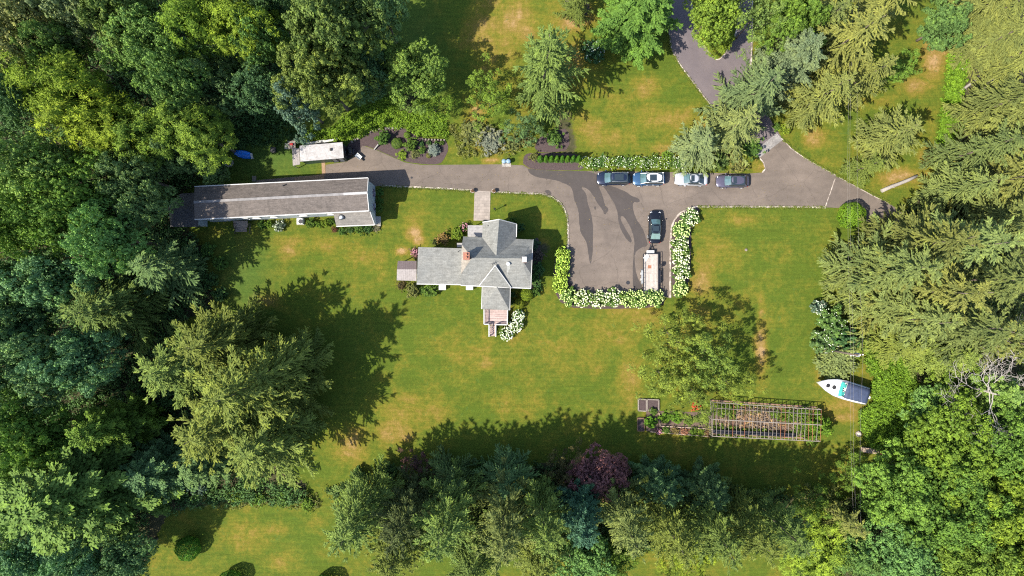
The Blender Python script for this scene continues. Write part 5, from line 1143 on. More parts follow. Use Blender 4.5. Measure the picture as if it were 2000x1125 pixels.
m_.bar(a_ + Vector((0, -.35, 0)), a_ + Vector((0, .35, 0)), .07, .5); m_.bar(b_ + Vector((0, -.35, 0)), b_ + Vector((0, .35, 0)), .07, .5); m_.build('sides', 'log_wood', t); MB().bar(lerp(a_, b_, .02) + Vector((0, 0, .2)), lerp(a_, b_, .9) + Vector((0, 0, .2)), .58, .05).build('lid', 'log_wood', t)
for x, y, lb in ((1457, 488, 'small pale stone alone on the right-hand lawn'), (1676, 847, 'pale boulder at the lawn edge by the vines'), (1706, 801, 'pale boulder among leaves just below the boat stern'), (1713, 1200, None), (407, 339, None)):
    if lb:
        m_ = MB(); r_ = .2 if x == 1457 else .42; m_.lathe(P(x, y), [(r_, 0), (r_ * 1.05, r_ * .4), (r_ * .7, r_ * .85), (0, r_)], 8, False); tag(m_.build('boulder', 'kerb_stone'), lb, 'rock')
# ---------------------------------------------------------------- trees
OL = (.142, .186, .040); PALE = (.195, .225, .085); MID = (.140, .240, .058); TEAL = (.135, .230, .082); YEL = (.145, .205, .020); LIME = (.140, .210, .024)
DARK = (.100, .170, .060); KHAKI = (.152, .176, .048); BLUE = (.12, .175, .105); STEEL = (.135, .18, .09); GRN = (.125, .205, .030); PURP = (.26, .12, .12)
LOL = (.155, .21, .036)
T = [
 # top left forest
 ('oak', 45, 65, 76, 20, PALE, 'pale pebbly broadleaf tree in the top left corner'),
 ('oak', 150, 15, 66, 20, PALE, 'pale khaki broadleaf tree cut by the top edge right of the corner tree'),
 ('oak', 245, 30, 66, 19, OL, 'olive broadleaf tree cut by the top edge between the pale khaki and yellow trees'),
 ('maple', 122, 100, 46, 18, MID, 'small dense mid green dome between two pale treetops'),
 ('maple', 290, 85, 66, 18, MID, 'dense green broadleaf tree just below the olive top edge tree'),
 ('maple', 345, 160, 62, 19, MID, 'dense green broadleaf crown reaching down right toward the dark gap'),
 ('walnut', 395, 40, 64, 20, YEL, 'yellow-green rosette-leaved tree at the top edge above the dark gap'),
 ('walnut', 480, 60, 62, 19, YEL, 'yellow-green rosette-leaved tree at the top edge left of the big olive tree'),
 ('walnut', 130, 180, 74, 20, YEL, 'bright yellow-green star-leaved tree, upper of the pair in the left forest'),
 ('walnut', 195, 245, 72, 19, YEL, 'bright yellow-green star-leaved tree, lower of the pair in the left forest'),
 ('maple', 20, 190, 54, 18, TEAL, 'blue-green tree on the left edge beside the bright star-leaved tree'),
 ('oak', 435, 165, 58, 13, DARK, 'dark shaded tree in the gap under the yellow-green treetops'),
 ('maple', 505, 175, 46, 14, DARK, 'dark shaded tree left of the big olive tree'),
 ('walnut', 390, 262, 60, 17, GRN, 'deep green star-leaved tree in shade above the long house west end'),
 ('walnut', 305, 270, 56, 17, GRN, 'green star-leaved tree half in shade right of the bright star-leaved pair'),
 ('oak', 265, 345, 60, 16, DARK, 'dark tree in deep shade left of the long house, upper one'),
 ('oak', 650, 60, 92, 21, OL, 'tallest olive broadleaf tree at the top left of centre'),
 ('oak', 630, 160, 74, 20, OL, 'olive broadleaf tree with yellowing lower leaves below the tallest olive one'),
 ('oak', 588, 203, 50, 15, BLUE, 'blue-grey leaved tree above the stained white shed roof'),
 ('maple', 512, 85, 46, 17, MID, 'mid green tree squeezed between yellow-green and olive crowns'),
 ('maple', 520, 10, 48, 18, DARK, 'dark green tree at the top edge left of the tallest olive tree'),
 ('oak', 745, 20, 48, 17, TEAL, 'green tree at the top edge right of the tallest olive tree'),
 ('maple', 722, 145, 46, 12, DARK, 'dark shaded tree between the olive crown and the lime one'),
 ('maple', 812, 145, 62, 12, (.17, .25, .045), 'lime green rounded tree standing left of the dry top lawn'),
 ('loose', 845, 205, 34, 7, LIME, 'small lime tree at the foot of the rounded lime green tree'),
 ('maple', 75, 335, 84, 20, MID, 'big dense green tree in the middle of the left forest, upper half'),
 ('maple', 160, 400, 82, 20, GRN, 'big dense green tree nearest the long house west end'),
 ('maple', 55, 440, 70, 19, GRN, 'dense green tree on the left edge level with the long house'),
 ('maple', 212, 465, 62, 20, MID, 'dark green low tree below the big dense tree by the long house'),
 ('walnut', -5, 440, 48, 17, YEL, 'yellow-tinged tree cut by the left edge level with the long house'),
 ('oak', 110, 545, 72, 17, TEAL, 'blue-green pebbly tree left of the shaded spruce'),
 ('oak', 15, 575, 66, 18, TEAL, 'blue-green pebbly tree cut by the left edge below the long house'),
 ('oak', 40, 650, 56, 16, DARK, 'dark tree on the left edge in the band of shade'),
 ('oak', 60, 715, 80, 18, TEAL, 'big blue-green pebbly tree at the left edge left of the huge cedars'),
 ('oak', 160, 700, 66, 17, TEAL, 'blue-green tree right beside the big pebbly one left of the cedars'),
 ('oak', 35, 850, 74, 18, GRN, 'green pebbly tree on the left edge above the big fir'),
 ('oak', 105, 870, 50, 16, GRN, 'small green tree touching the top of the big fir'),
 ('oak', 10, 1000, 56, 12, MID, 'mid green tree at the left edge beside the big fir'),
 ('oak', 50, 1095, 60, 12, TEAL, 'blue-green tree in the bottom left corner'),
 ('oak', 160, 1110, 58, 14, TEAL, 'shaded blue-green tree cut by the bottom edge below the big fir'),
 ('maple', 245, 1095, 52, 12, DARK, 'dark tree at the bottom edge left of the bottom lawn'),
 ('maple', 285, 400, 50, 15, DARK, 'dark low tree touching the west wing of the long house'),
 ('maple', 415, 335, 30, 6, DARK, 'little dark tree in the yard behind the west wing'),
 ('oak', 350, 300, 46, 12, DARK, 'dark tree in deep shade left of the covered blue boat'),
 # top centre and right
 ('loose', 955, 190, 44, 8, GRN, 'thin green tree on the dry lawn left of the tall spruce'),
 ('loose', 1025, 255, 34, 6, DARK, 'dark little tree in the shade of the tall lawn spruce'),
 ('maple', 1395, 20, 56, 12, GRN, 'green tree at the top of the island between the two drives'),
 ('maple', 1402, 78, 30, 5, LIME, 'low lime green tree at the tip of the drive island'),
 ('loose', 1478, 30, 52, 13, OL, 'olive tree at the top edge over the right-hand drive branch'),
 ('oak', 1552, 45, 56, 14, GRN, 'deep green tree at the top edge left of the khaki spruces'),
 ('oak', 1842, 48, 46, 9, (.085, .15, .04), 'round dark green tree beside the lime hedge at top right'),
 ('loose', 1752, 135, 30, 6, GRN, 'small bright green tree in the gap left of the dry grass'),
 ('loose', 1318, 655, 50, 11, LOL, 'olive loose-crowned tree on the right lawn, upper trunk of the clump'),
 ('loose', 1382, 708, 50, 12, LOL, 'broadest olive loose-crowned tree of the right lawn clump'),
 ('loose', 1300, 735, 46, 9, LOL, 'yellow-olive tree on the left side of the right lawn clump'),
 ('loose', 1355, 765, 44, 9, LOL, 'olive tree leaning over the raised garden beds'),
 ('loose', 1432, 752, 33, 8, LOL, 'small olive tree on the right side of the lawn clump above the greenhouse frame'),
 # bottom right
 ('maple', 1850, 880, 96, 14, LIME, 'broad bright green tree, uppermost of the bottom right group'),
 ('maple', 1950, 860, 80, 14, GRN, 'green tree on the right edge below the bare dead tree'),
 ('oak', 1745, 960, 76, 13, GRN, 'green tree just right of the pale small spruce'),
 ('maple', 1835, 985, 96, 15, GRN, 'biggest green tree in the middle of the bottom right group'),
 ('oak', 1950, 990, 86, 15, LIME, 'bright green pebbly tree on the right edge of the bottom right group'),
 ('maple', 1760, 1085, 80, 13, MID, 'mid green tree at the bottom edge below the biggest green tree'),
 ('oak', 1880, 1095, 86, 14, GRN, 'green pebbly tree cut by the bottom edge near the right corner'),
 ('maple', 1985, 1095, 66, 14, LIME, 'bright green tree in the bottom right corner'),
 ('walnut', 1600, 1085, 66, 9, LIME, 'star-leaved bright green tree at the bottom edge right of the bottom lawn'),
 ('maple', 1668, 1080, 46, 10, MID, 'mid green tree between the star-leaved tree and the bottom right group'),
 ('loose', 1590, 985, 42, 8, GRN, 'green tree between the long conifer row and the pale small spruce'),
 ('loose', 1660, 920, 36, 6, GRN, 'small green tree in the shade right of the lawn by the trough'),
 ('maple', 1820, 800, 54, 9, MID, 'mid green tree between the lime vines and the dead tree'),
 ('loose', 1860, 750, 50, 9, GRN, 'green tree below the khaki spruces left of the dead tree'),
 ('maple', 1780, 905, 46, 8, GRN, 'dark green tree behind the wooden trough'),
 ('loose', 1335, 1095, 56, 6, YEL, 'yellow-green low tree on the bottom lawn edge below the conifer row'),
 ('maple', 1165, 925, 52, 7, PURP, 'purple-red leaved tree in shade at the top of the long conifer row'),
 ('maple', 1208, 915, 24, 4.5, PURP, 'small purple-red tree on the sunny side of the larger one'),
 ('loose', 1100, 910, 38, 6, (.075, .075, .03), 'brownish olive little tree left of the purple-red one'),
 ('loose', 815, 908, 26, 3.5, (.10, .05, .045), 'dark red bushy tree in shade at the left of the long row'),
 ('maple', 1140, 1095, 58, 10, MID, 'green tree at the bottom edge in the middle of the conifer row'),
 ('maple', 1205, 1085, 38, 7, GRN, 'small green tree at the bottom edge left of the gap of lawn'),
]
for r_ in T: tree(*r_)
C = [
 ('fir', 150, 960, 128, 20, (.120, .210, .045), 'big spreading green fir near the bottom left corner'),
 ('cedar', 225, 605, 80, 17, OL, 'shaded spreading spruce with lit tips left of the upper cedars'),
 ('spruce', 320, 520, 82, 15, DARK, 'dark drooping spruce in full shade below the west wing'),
 'FR1',
 ('cedar', 365, 685, 88, 18, OL, 'upper olive cedar of the huge clump on the left lawn edge'),
 ('cedar', 285, 735, 78, 18, OL, 'leftmost olive cedar of the huge clump'),
 ('cedar', 412, 785, 100, 23, OL, 'tallest olive cedar in the middle of the huge clump'),
 ('cedar', 505, 735, 78, 17, OL, 'olive cedar on the lawn side of the huge clump'),
 ('cedar', 365, 865, 88, 20, OL, 'lower left olive cedar of the huge clump'),
 ('cedar', 475, 895, 94, 18, OL, 'lowest olive cedar of the huge clump above the bottom lawn'),
 ('cedar', 525, 800, 70, 11, OL, 'low shaded cedar on the lawn side under the tallest cedar'),
 ('cedar', 560, 700, 52, 10, OL, 'low shaded cedar at the right edge of the huge clump'),
 'FR5',
 ('fir', 225, 830, 56, 16, GRN, 'small pointed fir between the big fir and the huge cedar clump'),
 ('fir', 310, 915, 66, 12, DARK, 'dark fir in the shade below the huge cedar clump'),
 ('fir', 400, 905, 50, 11, DARK, 'dark shaded fir under the lower left cedar'),
 ('cedar', 705, 1000, 74, 22, OL, 'leftmost conifer of the long bottom row'),
 ('cedar', 780, 1065, 66, 19, OL, 'second conifer from the left along the bottom row, near the frame edge'),
 ('cedar', 795, 1000, 62, 23, (.075, .10, .035), 'darker conifer behind the second one of the bottom row'),
 ('cedar', 875, 1005, 70, 26, OL, 'tall feathery conifer third along the bottom row'),
 ('cedar', 925, 1080, 66, 19, OL, 'olive conifer cut by the bottom edge below the tall feathery ones'),
 ('cedar', 985, 1015, 74, 26, KHAKI, 'tall khaki conifer in the bottom row just left of the blue-green fir group'),
 ('cedar', 1060, 1005, 60, 25, OL, 'feathery olive conifer touching the left side of the blue-green fir'),
 ('cedar', 1050, 1085, 58, 17, OL, 'olive conifer at the bottom edge left of the green broadleaf tree'),
 ('fir', 1130, 1000, 46, 20, (.055, .125, .075), 'blue-green fir in the middle of the bottom row'),
 ('cedar', 1215, 1012, 56, 22, KHAKI, 'yellowish conifer right of the blue-green fir'),
 ('cedar', 1300, 1025, 64, 22, OL, 'olive conifer below the purple-red tree and right of the yellowish one'),
 ('cedar', 1385, 1030, 62, 21, OL, 'olive conifer in the right half of the bottom row'),
 ('cedar', 1450, 1025, 60, 21, OL, 'olive conifer second from the right end of the bottom row'),
 ('cedar', 1520, 1025, 56, 19, OL, 'rightmost olive conifer of the bottom row'),
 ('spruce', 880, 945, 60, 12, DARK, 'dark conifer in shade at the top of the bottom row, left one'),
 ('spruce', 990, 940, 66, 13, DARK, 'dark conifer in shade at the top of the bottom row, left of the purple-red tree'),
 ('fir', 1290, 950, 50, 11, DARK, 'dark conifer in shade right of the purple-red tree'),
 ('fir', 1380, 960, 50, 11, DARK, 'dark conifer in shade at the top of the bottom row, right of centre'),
 ('spruce', 1640, 1010, 46, 14, KHAKI, 'small pale spruce with star-shaped top near the bottom right'),
 # lawn conifers at the top
 'FR1',
 ('spruce', 1074, 72, 84, 22, (.125, .16, .034), 'tall spruce standing alone on the dry top lawn'),
 'FR5',
 ('fir', 1250, 20, 82, 15, (.10, .18, .03), 'bright green feathery conifer at the top edge beside the upper drive'),
 ('spruce', 1128, 5, 38, 8, OL, 'small olive conifer over the round mulch patch at the top edge'),
 ('spruce', 1365, 282, 54, 10, PALE, 'pale green spruce overhanging the silver sedan'),
 ('spruce', 1475, 180, 74, 16, (.145, .185, .068), 'pale grey-green spruce beside the end of the upper drive'),
 ('spruce', 1440, 245, 62, 13, (.150, .190, .066), 'pale grey-green spruce left of the cobbled apron'),
 ('fir', 1545, 120, 58, 15, STEEL, 'bluish fir beside the khaki spruces at the top'),
 ('spruce', 1655, 80, 92, 18, KHAKI, 'big khaki spruce, left one of the top right group'),
 ('spruce', 1612, 185, 66, 15, KHAKI, 'khaki spruce at the lower left of the top right group'),
 ('spruce', 1725, 10, 60, 17, KHAKI, 'khaki spruce cut by the top edge left of the round dark tree'),
 ('spruce', 1690, 150, 54, 15, KHAKI, 'khaki spruce on the lawn side of the top right group'),
 ('spruce', 1605, 45, 56, 16, KHAKI, 'khaki spruce between the deep green tree and the big spruce'),
 ('spruce', 1745, 265, 66, 12, KHAKI, 'lone sparse spruce leaning over the right-hand grass strip'),
 ('spruce', 1695, 325, 34, 8, OL, 'smaller spruce below the lone sparse one at the road edge'),
 'FR1',
 'FR5',
 ('spruce', 1955, 20, 62, 14, KHAKI, 'khaki spruce at the top edge right of the lime hedge'),
 ('spruce', 2010, 95, 66, 15, KHAKI, 'khaki spruce on the right edge level with the round dark tree'),
 ('spruce', 1995, 225, 72, 17, KHAKI, 'khaki spruce on the right edge just below the fallen trunks'),
 ('spruce', 1925, 290, 66, 16, KHAKI, 'khaki spruce right of the long pale felled log'),
 ('spruce', 1885, 365, 60, 15, KHAKI, 'khaki spruce right above the end of the drive'),
 ('spruce', 2000, 345, 84, 19, KHAKI, 'khaki spruce cut by the right edge level with the row of cars'),
 'FR1',
 ('spruce', 1908, 466, 88, 22, KHAKI, 'tall khaki spruce just below the end of the drive'),
 ('spruce', 1985, 470, 92, 22, KHAKI, 'khaki spruce right of the tall one below the drive end'),
 ('spruce', 1835, 525, 94, 21, KHAKI, 'khaki spruce overhanging the right edge of the main lawn'),
 ('spruce', 1935, 570, 96, 23, KHAKI, 'khaki spruce in the middle of the right-hand wood'),
 ('spruce', 2050, 545, 90, 22, KHAKI, 'khaki spruce cut by the right edge level with the trailer'),
 ('spruce', 1865, 630, 88, 19, KHAKI, 'khaki spruce at the lower left of the right-hand wood above the pole'),
 ('spruce', 2000, 650, 92, 22, KHAKI, 'lowest khaki spruce at the right edge above the dead tree'),
 ('spruce', 1790, 595, 62, 14, KHAKI, 'smaller khaki spruce beside the flowering shrubs on the lawn edge'),
 ('spruce', 1800, 680, 56, 11, OL, 'low olive spruce between the pole and the dead tree'),
 ('spruce', 1725, 530, 58, 12, KHAKI, 'khaki spruce nearest the lawn just below the round clipped bush'),
 ('fir', 1900, 700, 52, 12, OL, 'olive fir beside the dead tree on its left'),
 ('fir', 1990, 770, 50, 13, MID, 'green fir behind the bare dead branches at the right edge'),
]
C += [
 ('spruce', 2060, 20, 66, 16, KHAKI, 'khaki spruce barely reaching in from the right edge near the top corner'),
 ('spruce', 2070, 160, 70, 17, KHAKI, 'khaki spruce barely reaching in from the right edge beside the thick fallen trunk'),
 ('spruce', 2090, 420, 80, 20, KHAKI, 'khaki spruce barely reaching in from the right edge level with the row of cars'),
 ('spruce', 2080, 680, 80, 20, KHAKI, 'khaki spruce barely reaching in from the right edge above the dead branches'),
 ('maple', 2010, 900, 60, 12, GRN, 'green tree cut by the right edge right below the dead tree'),
 ('spruce', 2030, -50, 66, 16, KHAKI, 'khaki spruce reaching down from the top edge right of the lime hedge'),
]
FR[0] = .5
for r_ in C:
    if r_ in ('FR1', 'FR5'): FR[0] = .97 if r_ == 'FR1' else .5; continue
    tree(*r_, cat='conifer' if r_[0] in ('spruce', 'cedar', 'fir') else 'tree')
FR[0] = .5
# bare dead tree
g = random.Random(33); b0 = P(1850, 745); D = thing('dead_tree', 'bare dead tree with pale leafless branches at the right edge', 'tree', (b0.x, b0.y, 0)); tip = P(1945, 770, 12)
MB().tube([b0, lerp(b0, tip, .5) + Vector((.2, .1, 0)), tip], [.28, .2, .09], 9).build('trunk', 'pale_bark', D)
def twig(p, d, L, r, dep, m_):
    pts = [p]; q_ = p
    for i in range(4):
        d = (d + Vector((g.uniform(-.25, .25), g.uniform(-.25, .25), g.uniform(-.12, .12)))).normalized(); q_ = q_ + d * L / 4; pts.append(q_)
        if dep and i > 0:
            for s in (-1, 1):
                if g.random() < .8: ax = Matrix.Rotation(s * g.uniform(.5, 1.0), 3, 'Z') @ d; twig(q_, ax, L * g.uniform(.4, .6), r * .55, dep - 1, m_)
    m_.tube(pts, [r, r * .8, r * .6, r * .45, r * .25], 5, cap=False)
for i in range(11):
    a_ = 2 * pi * i / 11 + g.uniform(-.2, .2); m_ = MB(); twig(lerp(b0, tip, g.uniform(.6, .97)), Vector((cos(a_), sin(a_), g.uniform(-.1, .35))), g.uniform(3.4, 5.2), .085, 2, m_); m_.build('branch', 'pale_bark', D)
b1 = P(1925, 680); D = thing('dead_tree', 'smaller bare pale tree with leafless upright branches above the big dead one', 'tree', (b1.x, b1.y, 0)); tp = P(1990, 700, 12.5)
MB().tube([b1, tp], [.2, .07], 8).build('trunk', 'pale_bark', D)
for i in range(6): a_ = 2 * pi * i / 6 + .4; m_ = MB(); twig(lerp(b1, tp, g.uniform(.6, .95)), Vector((cos(a_), sin(a_), .3)), g.uniform(2.6, 3.8), .065, 2, m_); m_.build('branch', 'pale_bark', D)

# ---------------------------------------------------------------- shrubs
SG = (.085, .15, .028); SL = (.13, .20, .025); SD = (.065, .125, .036); SO = (.14, .15, .045)
for i in range(8):
    shrub('cone', 1056 + i * 10.6, 308.5, 6.6, 2.9, (.085, .20, .022), 'slim bright green clipped evergreen, ' + ('first', 'second', 'third', 'fourth', 'fifth', 'sixth', 'seventh', 'eighth')[i] + ' from the left of the row of eight', group='row of eight slim evergreens', name='arborvitae', cat='evergreen')
WHT = (.80, .82, .60); GW = (.62, .74, .30)
hy = [(1347, 425, 'top', WHT), (1330, 450, 'second', GW), (1327, 479, 'third', WHT), (1329, 504, 'fourth', WHT), (1330, 531, 'fifth', WHT), (1328, 564, 'bottom', GW)]
for x, y, n_, c_ in hy: shrub('bush', x, y, 17.5 if y != 564 else 15, 1.6, SG, f'white-flowered hydrangea, {n_} one in the column right of the parking court', group='hydrangeas right of the court', name='hydrangea', cat='hydrangea', flowers=c_, nfl=108, fsize=.088, sy=1.05, rz=trng.uniform(-.2, .2))
for x, y, n_ in ((1099, 497, 'top'), (1098, 517, 'second'), (1097, 538, 'third'), (1093, 558, 'bottom')): shrub('bush', x, y, 15, 1.5, SL, f'lime-flowered hydrangea, {n_} one in the column left of the parking court', group='hydrangeas left of the court', name='hydrangea', cat='hydrangea', flowers=(.45, .62, .10), nfl=110, fsize=.085)
for i, x in enumerate((1112, 1139, 1168, 1197, 1224, 1251, 1278)): shrub('bush', x, 581 + (i % 3) * 2, 17.5, 1.6, SG, ('leftmost', 'second', 'third', 'middle', 'third from right', 'second from right', 'rightmost')[i] + ' hydrangea in the row along the bottom of the court', group='hydrangeas below the court', name='hydrangea', cat='hydrangea', flowers=WHT if i in (1, 2, 3) else GW, nfl=108, fsize=.088)
for x, y, r, n_ in ((1012, 617, 12, 'upper'), (1008, 636, 13, 'middle'), (989, 652, 13, 'lower')): shrub('bush', x, y, r, 1.3, SG, f'white hydrangea wrapping the deck, {n_} one of three', group='hydrangeas by the deck', name='hydrangea', cat='hydrangea', flowers=(.85, .86, .76), nfl=80, fsize=.085)
fb = [(x, 316 + (i % 2) * 2) for i, x in enumerate(range(1142, 1340, 17))]
for i, (x, y) in enumerate(fb): shrub('loose', x, y, 12.5, 1.1, SG if i % 3 else SL, 'leafy perennial clump with small white flowers in the long border above the parked cars', group='flowering clumps in the border above the cars', name='flowering_plant', cat='border plant', flowers=(.7, .75, .65), nfl=26, fsize=.05)
